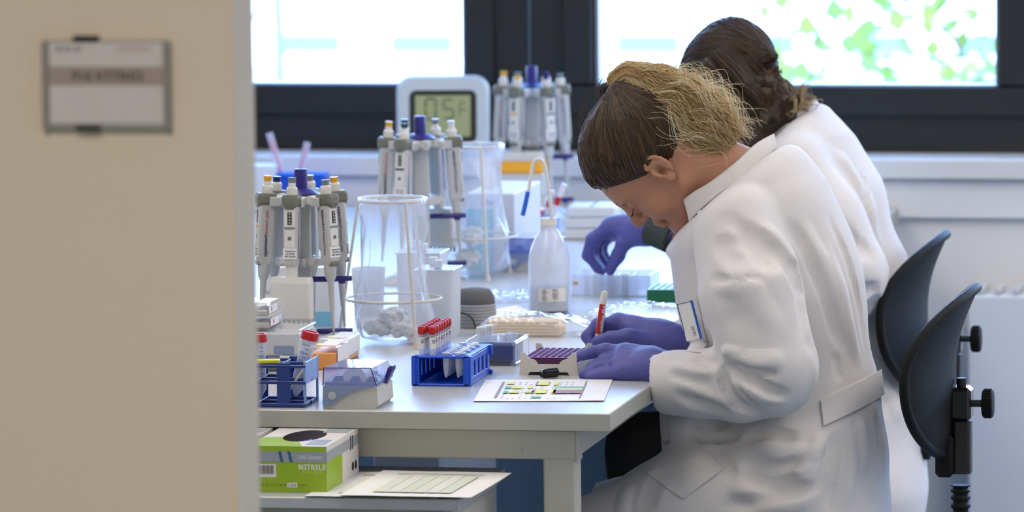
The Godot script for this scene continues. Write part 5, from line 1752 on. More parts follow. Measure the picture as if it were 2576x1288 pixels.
func wall_things(S: Dictionary) -> void:
	# sign on the partition
	var o := thing("room_sign", "grey framed room sign on the cream partition wall", "sign", Vector3(-0.1488, 1.4567, 2.602))
	part(o, "back_plate", block(Vector3(0, 0, 0.004), Vector3(0.154, 0.106, 0.008), 0.001), mat(Color(0.62, 0.61, 0.59), 0.45, 0.3))
	part(o, "rail", block(Vector3(-0.0745, 0, 0.008), Vector3(0.007, 0.106, 0.008), 0.0015), mat(Color(0.6, 0.58, 0.56), 0.4, 0.3))
	part(o, "rail", block(Vector3(0.0745, 0, 0.008), Vector3(0.007, 0.106, 0.008), 0.0015), mat(Color(0.6, 0.58, 0.56), 0.4, 0.3))
	part(o, "paper_insert", block(Vector3(0, 0.003, 0.0085), Vector3(0.138, 0.096, 0.001)), mat(Color(0.8, 0.79, 0.78), 0.6))
	part(o, "grey_band", block(Vector3(0.002, 0.0115, 0.0092), Vector3(0.142, 0.0225, 0.0006)), mat(Color(0.63, 0.58, 0.56), 0.6))
	part(o, "clip", block(Vector3(-0.0245, 0.0555, 0.006), Vector3(0.03, 0.006, 0.014), 0.001), S.ink)
	part(o, "clip", block(Vector3(-0.0225, -0.0505, 0.009), Vector3(0.03, 0.005, 0.01), 0.001), S.ink)
	lettering(o, "Prä HTTNGS", Vector3(0.002, 0.0115, 0.0097), Vector3.RIGHT, Vector3.UP, 0.0115, mat(Color(0.27, 0.23, 0.22), 0.6), true)
	lettering(o, "02.01.02", Vector3(-0.0455, 0.0435, 0.0092), Vector3.RIGHT, Vector3.UP, 0.0062, mat(Color(0.35, 0.3, 0.3), 0.6), true)
	lettering(o, "LIFE&BRAIN", Vector3(0.034, 0.0435, 0.0092), Vector3.RIGHT, Vector3.UP, 0.006, mat(Color(0.68, 0.55, 0.54), 0.6))
	# thin cable beside the wall end
	var cb := MB.new()
	cb.tube([Vector3(-0.0037, 1.6714, 2.42), Vector3(-0.006, 1.5756, 2.42), Vector3(-0.0084, 1.542, 2.42), Vector3(-0.0116, 1.5267, 2.42), Vector3(-0.0177, 1.5132, 2.42), Vector3(-0.0315, 1.5084, 2.42)], 0.0011, 6)
	solo("cable", cb, S.ink, "thin dark cable at the end of the partition wall", "cable")
	# clock on the sill
	o = thing("digital_clock", "silver digital clock with green display on the window sill", "clock", Vector3(-0.982, 0.859, -3.63) * Vector3(1, 0, 1) + Vector3(0, 0.854, 0), 0.12)
	var m := MB.new()
	m.t = Transform3D(Basis(Vector3.RIGHT, PI / 2 - 0.1), Vector3(0, 0.088, 0))
	m.rounded([[-0.012, 0.097, 0.08, 0.03], [0.012, 0.1, 0.083, 0.033], [0.018, 0.094, 0.077, 0.03]], 7)
	part(o, "case", m, mat(Color(0.8, 0.83, 0.84), 0.35, 0.3))
	m = MB.new()
	m.t = Transform3D(Basis(Vector3.RIGHT, PI / 2 - 0.1), Vector3(0, 0.083, 0))
	m.rounded([[0.017, 0.072, 0.056, 0.014], [0.0195, 0.072, 0.056, 0.014]], 5)
	part(o, "bezel", m, mat(Color(0.13, 0.13, 0.11), 0.4))
	var tilt := Transform3D(Basis(Vector3.RIGHT, -0.1), Vector3(0, 0.083, 0))
	m = MB.new()
	m.t = tilt
	m.box(Vector3(0, 0.001, 0.02), Vector3(0.118, 0.088, 0.0012))
	var lcd := part(o, "display", m, mat(Color(0.66, 0.67, 0.46), 0.3))
	m = MB.new()
	m.t = tilt
	seven(m, "0", Vector3(-0.026, 0.016, 0.0208), 0.022, 0.044)
	seven(m, "5", Vector3(0.012, 0.016, 0.0208), 0.02, 0.04)
	seven(m, "F", Vector3(0.043, 0.014, 0.0208), 0.014, 0.03)
	part(lcd, "digits", m, mat(Color(0.42, 0.44, 0.32), 0.4))
	part(o, "stand", block(Vector3(0, 0.012, -0.03), Vector3(0.1, 0.024, 0.05), 0.004), mat(Color(0.6, 0.62, 0.63), 0.4))

func seven(m: MB, ch: String, at: Vector3, w: float, h: float) -> void:
	var on: Array = {"0": [1, 1, 1, 0, 1, 1, 1], "5": [1, 1, 0, 1, 0, 1, 1], "F": [1, 1, 0, 1, 1, 0, 0]}[ch]
	var t := w * 0.24
	var seg := [[0, h / 2, 1], [-w / 2, h / 4, 0], [w / 2, h / 4, 0], [0, 0, 1], [-w / 2, -h / 4, 0], [w / 2, -h / 4, 0], [0, -h / 2, 1]]
	for i in 7:
		if on[i]:
			var s: Array = seg[i]
			m.box(at + Vector3(s[0], s[1], 0), Vector3(w - t * 0.6 if s[2] else t, t if s[2] else h / 2 - t * 0.6, 0.0006))

func bench_near(S: Dictionary) -> void:
	var T := Vector3(0, BENCH, 0)
	# ---- blue sample rack with red capped and lidded tubes
	var at := Vector3(-0.3375, BENCH, -0.432)
	var o := thing("tube_rack", "bright blue open rack holding red capped sample tubes beside the paper", "tube rack", at)
	var w := 0.046
	var d := 0.093
	var h := 0.05
	part(o, "top_plate", block(Vector3(0, h - 0.002, 0), Vector3(w * 2, 0.004, d * 2), 0.001), S.blue_rack)
	part(o, "bottom_plate", block(Vector3(0, 0.002, 0), Vector3(w * 2, 0.004, d * 2), 0.001), S.blue_rack)
	part(o, "back_plate", block(Vector3(0, h / 2, -d + 0.003), Vector3(w * 2 - 0.006, h - 0.008, 0.004)), S.blue_rack)
	for s in [-1, 1]:
		# side wall with a row of upright oval openings
		var m := MB.new()
		m.t = Transform3D(Basis(Vector3.UP, PI / 2), Vector3(s * (w - 0.002), 0, 0))
		for k in 6:
			var zc := -d + 0.012 + k * 0.0338
			m.box(Vector3(-zc, h / 2, 0), Vector3(0.017, h - 0.008, 0.004), 0.0008)
		m.box(Vector3(0, h - 0.008, 0), Vector3(d * 2, 0.009, 0.0045), 0.0008)
		m.box(Vector3(0, 0.008, 0), Vector3(d * 2, 0.009, 0.0045), 0.0008)
		for k in 5:
			var zc := -d + 0.029 + k * 0.0338
			var ring := []
			for i in 16:
				ring.append(Vector3(-zc + cos(TAU * i / 16) * 0.009, h / 2 + sin(TAU * i / 16) * 0.0175, 0))
			m.tube(ring, 0.0016, 6, true)
		part(o, "side_wall", m, S.blue_rack)
		part(o, "front_post", block(Vector3(s * (w - 0.003), h / 2, d - 0.006), Vector3(0.013, h, 0.012), 0.0015), S.blue_rack)
		part(o, "end_tab", block(Vector3(s * (w + 0.0015), h - 0.009, -d + 0.002), Vector3(0.006, 0.016, 0.01), 0.001), S.blue_rack)
		part(o, "foot", block(Vector3(s * (w + 0.001), 0.004, -d + 0.002), Vector3(0.008, 0.007, 0.012), 0.001), S.blue_rack)
	var first: Node3D
	var nth := ["first", "second", "third", "fourth", "fifth", "sixth", "seventh", "eighth"]
	for c in 2:
		for r in 7:
			var label := "red capped sample tube, %s from the front in the %s row" % [nth[r], ["outer", "inner"][c]]
			var t: Node3D
			if first == null:
				first = cryo_tube(S, label)
				t = first
			else:
				t = again(first, Vector3.ZERO, 0, label)
			t.position = at + Vector3(-0.034 + c * 0.0185, h - 0.0015 - 0.0045 * 0, d - 0.012 - r * 0.0215 + c * 0.003)
			t.rotation.y = 0.35 + 0.2 * sin(r * 2.3 + c)
	var rt: Node3D
	for c in 2:
		for r in 8:
			if c == 0 and r == 6:
				continue
			var label := "clear reaction tube, %s from the front in the %s row" % [nth[r], ["left", "right"][c]]
			var t: Node3D
			if rt == null:
				rt = reaction_tube(S, label)
				t = rt
			else:
				t = again(rt, Vector3.ZERO, 0, label)
			t.position = at + Vector3(0.006 + c * 0.0205, h - 0.0025, d - 0.013 - r * 0.0208)
			t.rotation.y = 0.5 * sin(r * 3.1 + c * 2.0)
	# ---- blue tip box with clear lid, vials on top
	at = Vector3(-0.311, BENCH, -0.692)
	o = thing("tip_box", "blue pipette tip box under a clear lid with vials on top", "tip box", at)
	part(o, "insert", block(Vector3(-0.001, 0.0205, 0), Vector3(0.074, 0.033, 0.1), 0.004), mat(Color(0.03, 0.1, 0.34), 0.5))
	for e in [[-1, -1], [1, -1], [1, 1], [-1, 1]]:
		part(o, "lid_edge", block(Vector3(e[0] * 0.0432, 0.024, e[1] * 0.0592), Vector3(0.0016, 0.034, 0.0016), 0.0004), S.tube_plastic)
	for e in [-1, 1]:
		part(o, "lid_edge", block(Vector3(e * 0.0428, 0.0413, 0), Vector3(0.0016, 0.0014, 0.117), 0.0004), S.tube_plastic)
		part(o, "lid_edge", block(Vector3(0, 0.0413, e * 0.0588), Vector3(0.085, 0.0014, 0.0016), 0.0004), S.tube_plastic)
	part(o, "base", block(Vector3(0, 0.003, 0), Vector3(0.088, 0.006, 0.12), 0.0015), S.clear_lid)
	part(o, "lid", block(Vector3(0, 0.024, 0), Vector3(0.087, 0.0352, 0.119), 0.004), S.clear_lid)
	for r in 11:
		for c in 8:
			var m := MB.new()
			if r == 0 and c == 0:
				m.lathe([Vector2(0.0022, 0), Vector2(0.0036, 0), Vector2(0.0036, 0.0012), Vector2(0.0022, 0.0012)], 8)
				o.set_meta("rim", m.mesh())
			var g := part(o, "lid_rim", o.get_meta("rim"), S.clear_lid)
			g.position = Vector3(-0.034 + c * 0.0097, 0.0417, -0.05 + r * 0.01)
	var vial: Node3D
	for k in 2:
		if vial == null:
			vial = thing("vial", "white capped vial on the tip box, the nearer one", "vial", Vector3.ZERO, 0, "white vials on the tip box")
			var m := MB.new()
			m.lathe([Vector2(0, 0), Vector2(0.0078, 0), Vector2(0.0082, 0.002), Vector2(0.0082, 0.013)], 16)
			part(vial, "barrel", m, S.tube_plastic)
			m = MB.new()
			m.lathe([Vector2(0.0086, 0.012), Vector2(0.0088, 0.0185), Vector2(0.0082, 0.0195), Vector2(0, 0.0195)], 18)
			part(vial, "cap", m, mat(Color(0.8, 0.82, 0.8), 0.5))
			vial.position = at + Vector3(-0.0215, 0.0431, 0.026)
		else:
			again(vial, at + Vector3(-0.015, 0.0431, -0.002), 0.4, "white capped vial on the tip box, behind the other vial")
	var cap2: Node3D
	for k in 3:
		var lb: String = ["clear strip of caps on the tip box, nearest the front", "clear strip of caps on the tip box, in the middle", "clear strip of caps on the tip box, farthest back"][k]
		if cap2 == null:
			var m := MB.new()
			for i in 2:
				m.lathe([Vector2(0.0045, 0.0), Vector2(0.005, 0.005), Vector2(0.0062, 0.006), Vector2(0.0062, 0.0072), Vector2(0, 0.0072)], 12, Transform3D(Basis.IDENTITY, Vector3(i * 0.0125, 0, 0)))
			m.box(Vector3(0.00625, 0.0066, 0), Vector3(0.006, 0.001, 0.004))
			cap2 = solo("cap_strip", m, S.tube_plastic, lb, "caps", at + Vector3(0.003, 0.0431, 0.034), 0.3, "clear cap strips on the tip box")
		else:
			again(cap2, at + Vector3(0.003 + k * 0.009, 0.0431, 0.034 - k * 0.02), 0.3 - k * 0.5, lb)
	# ---- purple cooling plate in a white holder
	at = Vector3(-0.19, BENCH, -0.585)
	o = thing("plate_holder", "white plate holder with scooped ends around a purple plate", "holder", at)
	for s in [1, -1]:
		var poly := PackedVector2Array([Vector2(-0.0495, 0), Vector2(-0.035, 0), Vector2(-0.032, 0.0052), Vector2(0.032, 0.0052), Vector2(0.035, 0), Vector2(0.0495, 0), Vector2(0.0475, 0.02), Vector2(0.0475, 0.0375), Vector2(0.0395, 0.0375), Vector2(0.036, 0.0315), Vector2(0.031, 0.0275), Vector2(0.024, 0.0255), Vector2(0.0205, 0.023), Vector2(0.018, 0.0185), Vector2(-0.018, 0.0185), Vector2(-0.0205, 0.023), Vector2(-0.024, 0.0255), Vector2(-0.031, 0.0275), Vector2(-0.036, 0.0315), Vector2(-0.0395, 0.0375), Vector2(-0.0475, 0.0375), Vector2(-0.0475, 0.02)])
		var m := MB.new()
		m.prism(poly, s * 0.072 - 0.002, s * 0.072 + 0.002)
		part(o, "end_wall", m, S.cream)
	for s in [-1, 1]:
		part(o, "side_wall", block(Vector3(s * 0.0465, 0.01, 0), Vector3(0.003, 0.02, 0.14), 0.0008), S.tube_plastic)
	part(o, "floor_plate", block(Vector3(0, 0.006, 0), Vector3(0.09, 0.002, 0.14)), S.ink)
	o = thing("purple_plate", "purple cooling plate with rows of wells in the white holder", "well plate", at)
	var purple := mat(Color(0.4, 0.2, 0.45), 0.45)
	part(o, "plate_body", block(Vector3(0, 0.0195, 0), Vector3(0.0855, 0.017, 0.134), 0.0015), mat(Color(0.3, 0.1, 0.3), 0.45))
	part(o, "top_plate", block(Vector3(0, 0.0286, 0), Vector3(0.0865, 0.0012, 0.135), 0.0004), mat(Color(0.58, 0.4, 0.62), 0.45))
	var well := MB.new()
	well.lathe([Vector2(0.0, 0.0003), Vector2(0.0026, 0.0003), Vector2(0.0034, 0.0012), Vector2(0.0038, 0.0012), Vector2(0.0038, 0.0)], 12)
	var wellm := well.mesh()
	for r in 12:
		for c in 8:
			var g := part(o, "well", wellm, purple)
			g.position = Vector3(-0.0364 + c * 0.0104, 0.0292, -0.0605 + r * 0.011)
	# ---- black pen cap
	var m := MB.new()
	m.lathe([Vector2(0, 0), Vector2(0.0035, 0), Vector2(0.0052, 0.002), Vector2(0.0064, 0.006), Vector2(0.0066, 0.026), Vector2(0.0052, 0.026), Vector2(0.005, 0.01), Vector2(0, 0.01)], 18)
	m.box(Vector3(0.0066, 0.014, 0), Vector3(0.002, 0.02, 0.003), 0.0005)
	m.lathe([Vector2(0.0012, -0.0004), Vector2(0.0028, -0.0004), Vector2(0.0028, 0.0004)], 12)
	var pc := solo("pen_closure", m, S.gloss_black, "glossy black pen cap lying in front of the white holder", "pen cap")
	pc.transform = Transform3D(MB.turn_to(Vector3(0.75, 0.02, -0.7)) * Basis(Vector3.UP, 1.2), Vector3(-0.193, BENCH + 0.0088, -0.452)).scaled_local(Vector3.ONE * 1.22)
	# ---- printed sheet on the bench
	o = thing("printed_sheet", "printed sheet with coloured tables at the bench corner", "paper", Vector3(-0.158, BENCH, -0.291), 0.123)
	part(o, "page", sheet(0.21, 0.297, 0.0012, 4), S.paper)
	var y := 0.003
	var pr := MB.new()
	pr.col = lin(0.55, 0.55, 0.57)
	pr.box(Vector3(-0.072, y, 0.0), Vector3(0.0035, 0.0004, 0.215))
	pr.box(Vector3(0.064, y, 0.0), Vector3(0.0018, 0.0004, 0.235))
	var yellow := lin(0.86, 0.87, 0.5)
	var teal := lin(0.5, 0.72, 0.66)
	for b in [[-0.055, -0.09, 0.012, 0.03, 0], [-0.056, -0.03, 0.01, 0.03, 1], [-0.041, -0.03, 0.016, 0.034, 0], [-0.02, -0.03, 0.008, 0.03, 0], [-0.056, 0.035, 0.008, 0.026, 1], [-0.042, 0.035, 0.016, 0.026, 0], [-0.018, 0.035, 0.014, 0.022, 0], [-0.012, -0.085, 0.003, 0.05, 2], [-0.001, -0.085, 0.018, 0.05, 0], [0.02, -0.085, 0.007, 0.05, 0], [-0.012, 0.025, 0.003, 0.055, 2], [0.001, 0.025, 0.018, 0.055, 0], [0.022, 0.03, 0.006, 0.055, 0], [-0.002, 0.105, 0.015, 0.018, 1]]:
		pr.col = [yellow, teal, lin(0.6, 0.6, 0.62)][b[4]]
		pr.box(Vector3(b[0] - 0.004, y, b[1]), Vector3(b[2], 0.0004, b[3]))
	pr.col = teal
	pr.box(Vector3(0.04, y, -0.028), Vector3(0.046, 0.0004, 0.022))
	pr.col = lin(0.84, 0.85, 0.62)
	pr.box(Vector3(0.04, y, -0.004), Vector3(0.046, 0.0004, 0.024))
	pr.col = lin(0.62, 0.52, 0.62)
	pr.box(Vector3(0.04, y, 0.032), Vector3(0.046, 0.0004, 0.046))
	pr.col = lin(0.7, 0.7, 0.73)
	for k in 12:
		for j in 9:
			if rng.randf() < 0.6:
				pr.box(Vector3(-0.062 + k * 0.0095, y - 0.0003, -0.11 + j * 0.027 + 0.012), Vector3(0.0035, 0.0004, 0.004))
	part(o, "print", pr, tinted(0.8))
	# ---- film dispenser at the bench edge
	film_dispenser(Vector3(-0.4145, BENCH, -0.082), 0.0, S, "film dispenser with transparent blue cover at the bench edge", clear(Color(0.55, 0.6, 0.95), 0.3, 0.06))
	# ---- navy rack with two big tubes
	at = Vector3(-0.562, BENCH, -0.078)
	o = thing("grid_rack", "navy blue grid rack for large tubes beside the partition wall", "tube rack", at)
	for x in [-0.055, -0.028, 0.03, 0.063]:
		for z in [-0.048, 0.048]:
			if x == 0.063:
				continue
			part(o, "upright", block(Vector3(x, 0.036, z), Vector3(0.022, 0.072, 0.003), 0.0008), S.navy_rack)
	for z in [-0.048, 0.0, 0.048]:
		for yy in [0.004, 0.04, 0.066]:
			part(o, "rail", block(Vector3(0.002, yy, z), Vector3(0.128, 0.005, 0.004), 0.0008), S.navy_rack)
	for x in [-0.06, -0.018, 0.022, 0.062]:
		for yy in [0.004, 0.04, 0.066]:
			part(o, "crossbar", block(Vector3(x, yy, 0), Vector3(0.004, 0.005, 0.096), 0.0008), S.navy_rack)
	for z in [-0.046, 0.046]:
		part(o, "end_post", block(Vector3(0.0645, 0.037, z), Vector3(0.0035, 0.074, 0.006), 0.0008), mat(Color(0.5, 0.6, 0.8), 0.4))
	part(o, "end_panel", block(Vector3(0.0645, 0.055, 0), Vector3(0.0025, 0.036, 0.088), 0.0008), mat(Color(0.55, 0.64, 0.82), 0.4))
	part(o, "floor_plate", block(Vector3(0, 0.0012, 0), Vector3(0.124, 0.0024, 0.094)), S.navy_rack)
	falcon(S, "red capped centrifuge tube leaning in the navy rack", Transform3D(Basis(Vector3.BACK, -0.25), at + Vector3(0.036, 0.012, -0.012)))
	falcon(S, "red capped centrifuge tube standing upright next to the partition wall", Transform3D(Basis(Vector3.UP, 0.3), at + Vector3(-0.026, 0.0035, -0.022)))
	m = MB.new()
	m.t = Transform3D(Basis(Vector3.BACK, 0.03), Vector3.ZERO)
	m.box(Vector3(-0.02, 0.0035, 0), Vector3(0.085, 0.0065, 0.012), 0.0015)
	solo("yellow_strip", m, mat(Color(0.84, 0.83, 0.16), 0.5), "flat yellow plastic strip lying across the navy rack", "plastic strip", at + Vector3(0, 0.0695, 0.04))
	m = MB.new()
	m.t = Transform3D(Basis(Vector3.BACK, -0.62), Vector3.ZERO)
	m.box(Vector3(0, 0.03, 0), Vector3(0.004, 0.09, 0.002), 0.0008)
	solo("plastic_spatula", m, S.white_plastic, "thin white spatula slanting inside the navy rack", "spatula", at + Vector3(0.022, 0.008, 0.03))
	# ---- boxes between the rack and the carousel
	var tip := thing("orange_tip_box", "small clear box with orange tray and white labels, in front", "tip box", Vector3(-0.582, BENCH, -0.6), 0, "orange tip boxes near the carousel")
	lab_box(tip, Vector3(0.05, 0.04, 0.105), S, mat(Color(0.93, 0.6, 0.08), 0.4), 0.72)
	part(tip, "label", block(Vector3(0.008, 0.041, 0), Vector3(0.03, 0.0006, 0.095)), S.paper)
	part(tip, "label", block(Vector3(0.0256, 0.024, 0.0), Vector3(0.0006, 0.026, 0.09)), S.paper)
	part(tip, "seal", block(Vector3(-0.008, 0.0413, 0.03), Vector3(0.008, 0.0006, 0.03)), mat(Color(0.9, 0.84, 0.3), 0.5))
	again(tip, Vector3(-0.588, BENCH, -0.716), 0.0, "small clear box with orange tray and white labels, behind")
	var dw := thing("drawer_box", "wide milky plastic box with grey base beside the partition wall", "plastic box", Vector3(-0.683, BENCH, -0.585))
	part(dw, "base", block(Vector3(0, 0.012, 0), Vector3(0.14, 0.024, 0.13), 0.003), S.dark_grey)
	part(dw, "upper_box", block(Vector3(0, 0.045, 0), Vector3(0.136, 0.042, 0.126), 0.004), milky(Color(0.8, 0.8, 0.81)))
	part(dw, "lid", block(Vector3(0, 0.0685, 0), Vector3(0.14, 0.005, 0.13), 0.0015), S.clear_lid)
	part(dw, "blue_label", block(Vector3(0.042, 0.036, 0.0636), Vector3(0.034, 0.014, 0.0006)), S.slate_plastic)
	part(dw, "catch", block(Vector3(0.05, 0.024, 0.066), Vector3(0.03, 0.006, 0.004), 0.001), S.white_plastic)
	for k in 2:
		var cbx := thing("sample_box", ["clear sample box with paper label on the milky box", "clear sample box on top of the other sample box"][k], "plastic box", Vector3(-0.7 - k * 0.003, BENCH + 0.0712 + k * 0.0206, -0.58), 0, "clear sample boxes stacked on the milky box")
		lab_box(cbx, Vector3(0.07, 0.02, 0.11), S, mat(Color(0.72, 0.69, 0.66), 0.6), 0.5)
		part(cbx, "label", block(Vector3(0.0354, 0.0105, 0.02), Vector3(0.0006, 0.012, 0.06)), S.paper)
		part(cbx, "label", block(Vector3(0.02, 0.0209, 0), Vector3(0.024, 0.0006, 0.09)), S.paper)
		part(cbx, "red_print", block(Vector3(0.0358, 0.0105, 0.03), Vector3(0.0004, 0.007, 0.006)), S.red_ink)
	# ---- carousels and pipettes
	var red := Color(0.75, 0.12, 0.13)
	var amber := Color(0.88, 0.66, 0.1)
	var grey := Color(0.47, 0.5, 0.49)
	var indigo := Color(0.14, 0.12, 0.36)
	var pine := Color(0.13, 0.23, 0.22)
	var white := Color(0.84, 0.85, 0.84)
	var protos := [make_pipette(amber, false, 0, S, "pipette"), make_pipette(grey, false, 0, S, "pipette"), make_pipette(indigo, false, 0, S, "pipette"), make_pipette(grey, true, 8, S, "pipette"), make_pipette(amber, true, 0, S, "pipette"), make_pipette(pine, true, 0, S, "pipette"), make_pipette(white, true, 0, S, "pipette")]
	for p in protos:
		p.set_meta("spare", true)
		pipette_lettering(p, S, "K212948")
	carousel(Vector3(-0.672, BENCH, -0.81), 0.218, [[-15.0, 3, "grey topped"], [45.0, 1, "grey topped single"], [105.0, 0, "yellow topped"], [165.0, 1, "grey topped rear"], [-135.0, 2, "dark blue topped"], [-75.0, 4, "long stemmed yellow topped"]], protos, S, "grey pipette carousel with violet knob nearest the viewer", "on the nearest carousel")
	carousel(Vector3(-0.702, BENCH, -1.991), 0.2, [[-30.0, 5, "dark green topped"], [30.0, -1, ""], [90.0, 6, "white topped"], [150.0, 3, "grey topped"], [-150.0, 5, "rear dark topped"], [-90.0, 4, "yellow topped"]], protos, S, "grey pipette carousel with violet knob, the middle of three", "on the middle carousel")
	carousel(Vector3(-0.737, BENCH, -3.346), 0.184, [[-30.0, 0, "short yellow topped front"], [30.0, 2, "dark blue topped front"], [90.0, 1, "grey topped right"], [150.0, 2, "dark blue topped rear"], [-150.0, 1, "grey topped rear"], [-90.0, 4, "long stemmed yellow topped"]], protos, S, "grey pipette carousel with violet knob farthest away by the window", "on the farthest carousel")
	# ---- wire holders with bags
	bag_frame(Vector3(-0.543, BENCH, -0.955), S, "cream wire bag holder beside the nearest carousel", "clear waste bag hanging in the near wire holder", 0.35)
	bag_frame(Vector3(-0.622, BENCH, -2.1), S, "cream wire bag holder beside the middle carousel", "clear waste bag hanging in the far wire holder", 0.2)
	var wm := milky(Color(0.86, 0.86, 0.84), 0.7)
	var pos := [Vector3(-0.568, 0.026, -0.965), Vector3(-0.525, 0.028, -0.945), Vector3(-0.545, 0.048, -0.962)]
	for k in 3:
		solo("crumpled_tissue", crumpled(Vector3(0.032, 0.018, 0.028), 40 + k, 0.3), wm, ["crumpled white tissue at the left of the near bag", "crumpled white tissue at the right of the near bag", "crumpled white tissue on top in the near bag"][k], "tissue", T + pos[k], k * 1.1, "crumpled tissues in the near bag")
	for k in 2:
		solo("crumpled_tissue", crumpled(Vector3(0.03, 0.024, 0.028), 50 + k, 0.3), mat(Color(0.86, 0.85, 0.8), 0.8), ["crumpled cream tissue low in the far bag", "crumpled cream tissue heaped in the far bag"][k], "tissue", T + Vector3(-0.636 + k * 0.012, 0.033 + k * 0.045, -2.1), k * 1.3, "crumpled tissues in the far bag")
	m = MB.new()
	m.tube([Vector3(-0.5217, 0.7566, -1), Vector3(-0.5213, 0.79, -1)], 0.0085, 14)
	solo("red_cylinder", m, mat(Color(0.82, 0.22, 0.24), 0.5), "red cylinder behind the near waste bag", "cylinder")
	# ---- milky containers and beaker
	milky_box(Vector3(-0.4884, 0.75, -1.0378) , Vector3(0.068, 0.118, 0.085), S, "tall milky container with clips right of the near waste bag")
	milky_box(Vector3(-0.5727, 0.75, -1.3154) , Vector3(0.08, 0.12, 0.085), S, "tall milky container with clips, half hidden behind the other container")
	m = MB.new()
	m.lathe([Vector2(0, 0), Vector2(0.026, 0), Vector2(0.031, 0.085), Vector2(0.0302, 0.0855), Vector2(0.0252, 0.002)], 32)
	solo("beaker", m, milky(Color(0.86, 0.87, 0.88), 0.8), "white plastic beaker behind the near waste bag", "beaker", Vector3(-0.6831, 0.75, -1.4127))
	# ---- wash bottle
	at = Vector3(-0.3683, 0.75, -1.5022)
	o = thing("wash_bottle", "milky wash bottle with bent spout and blue tip", "bottle", at)
	m = MB.new()
	m.lathe([Vector2(0, 0.001), Vector2(0.034, 0.001), Vector2(0.0372, 0.005), Vector2(0.0375, 0.085), Vector2(0.0368, 0.1), Vector2(0.033, 0.116), Vector2(0.024, 0.136), Vector2(0.0175, 0.147), Vector2(0.0155, 0.152), Vector2(0.0155, 0.158)], 40)
	part(o, "bottle_body", m, wash_plastic())
	m = MB.new()
	m.lathe([Vector2(0, 0.0025), Vector2(0.0335, 0.0025), Vector2(0.0358, 0.006), Vector2(0.036, 0.046), Vector2(0, 0.046)], 36)
	part(o, "liquid", m, milky(Color(0.8, 0.84, 0.9), 0.8, 0.2))
	m = MB.new()
	m.lathe([Vector2(0, 0.153), Vector2(0.0153, 0.153), Vector2(0.0153, 0.1685), Vector2(0.0145, 0.17), Vector2(0.004, 0.1705), Vector2(0, 0.1705)], 28)
	part(o, "cap", m, S.white_plastic)
	var off := at
	m = MB.new()
	m.tube(smooth([Vector3(-0.3601, 0.918, -1.49) - off, Vector3(-0.3627, 0.9483, -1.49) - off, Vector3(-0.3688, 0.9986, -1.49) - off, Vector3(-0.3744, 1.0216, -1.49) - off, Vector3(-0.3838, 1.0273, -1.49) - off, Vector3(-0.3919, 1.0201, -1.49) - off, Vector3(-0.3972, 0.9985, -1.49) - off, Vector3(-0.4026, 0.9682, -1.49) - off], 6), 0.0032, 10)
	part(o, "spout", m, S.white_plastic)
	m = MB.new()
	m.tube([Vector3(-0.4033, 0.9682, -1.49) - off, Vector3(-0.4079, 0.9465, -1.49) - off, Vector3(-0.4133, 0.9249, -1.49) - off], 0.0042, 10)
	part(o, "spout_tip", m, mat(Color(0.12, 0.38, 0.82), 0.4), "blue spout tip")
	var q := PackedVector3Array()
	for j in 2:
		for i in 12:
			var a := -0.35 + 1.45 * i / 11
			q.append(Vector3(sin(a) * 0.0378, 0.021 + j * 0.024, cos(a) * 0.0378))
	m = MB.new()
	m.grid(q, 12, 2)
	var lb := part(o, "label", m, S.paper)
	for k in 2:
		m = MB.new()
		var ct := Transform3D(Basis(Vector3.UP, 0.0), Vector3(0, 0, 0)) * Vector3(-0.002, 0.027 + k * 0.0115, 0.038)
		m.tube([ct + Vector3(0, 0.0052, 0), ct + Vector3(0.0052, 0, 0), ct + Vector3(0, -0.0052, 0), ct + Vector3(-0.0052, 0, 0)], 0.0005, 4, true)
		m.box(ct + Vector3(0, 0.0002, 0), Vector3(0.0016, 0.004, 0.0004))
		part(lb, "hazard_mark", m, mat(Color(0.45, 0.2, 0.2), 0.6))
	for k in 5:
		part(lb, "print", block(Vector3(0.016, 0.042 - k * 0.0032 - (0.002 if k else 0.0), 0.0352), Vector3(0.014, 0.0007 if k else 0.0016, 0.0012)), S.dark_grey).rotation.y = 0.0
	# ---- grey mask with cord
	at = Vector3(-0.4529, 0.75, -1.2341)
	o = thing("dust_mask", "grey dome shaped mask with black cord", "mask", at, 0.0)
	m = MB.new()
	var prof := [Vector2(0.0385, 0.0), Vector2(0.04, 0.004)]
	for k in 12:
		prof.append(Vector2(0.0385 - 0.0003 * k + (0.0016 if k % 2 else 0.0), 0.008 + k * 0.0028))
	prof.append_array([Vector2(0.034, 0.043)])
	m.lathe(prof, 40)
	part(o, "ribbed_body", m, mat(Color(0.58, 0.58, 0.58), 0.75))
	m = MB.new()
	m.lathe([Vector2(0.0345, 0.041), Vector2(0.0355, 0.044), Vector2(0.0345, 0.052), Vector2(0.03, 0.063), Vector2(0.026, 0.067), Vector2(0.012, 0.0695), Vector2(0, 0.07)], 40)
	part(o, "crown", m, mat(Color(0.36, 0.36, 0.36), 0.85))
	m = MB.new()
	m.tube(smooth([Vector3(-0.04, 0.028, 0.012), Vector3(-0.036, 0.03, 0.028), Vector3(-0.012, 0.028, 0.041), Vector3(0.002, 0.02, 0.043), Vector3(0.008, 0.006, 0.044), Vector3(0.012, 0.002, 0.048)], 5), 0.0014, 6)
	part(o, "cord", m, S.ink)
	# ---- tan towels in clear bag
	at = Vector3(-0.3388, 0.75, -1.0899)
	o = thing("towel_stack", "tan block of folded paper towels inside a clear bag", "paper towels", at, 0.0)
	for k in 5:
		part(o, "towel", block(Vector3(0, 0.004 + k * 0.0052, -0.03), Vector3(0.128 - 0.001 * (k % 2), 0.005, 0.065), 0.0018), mat(Color(0.86, 0.76, 0.58), 0.85))
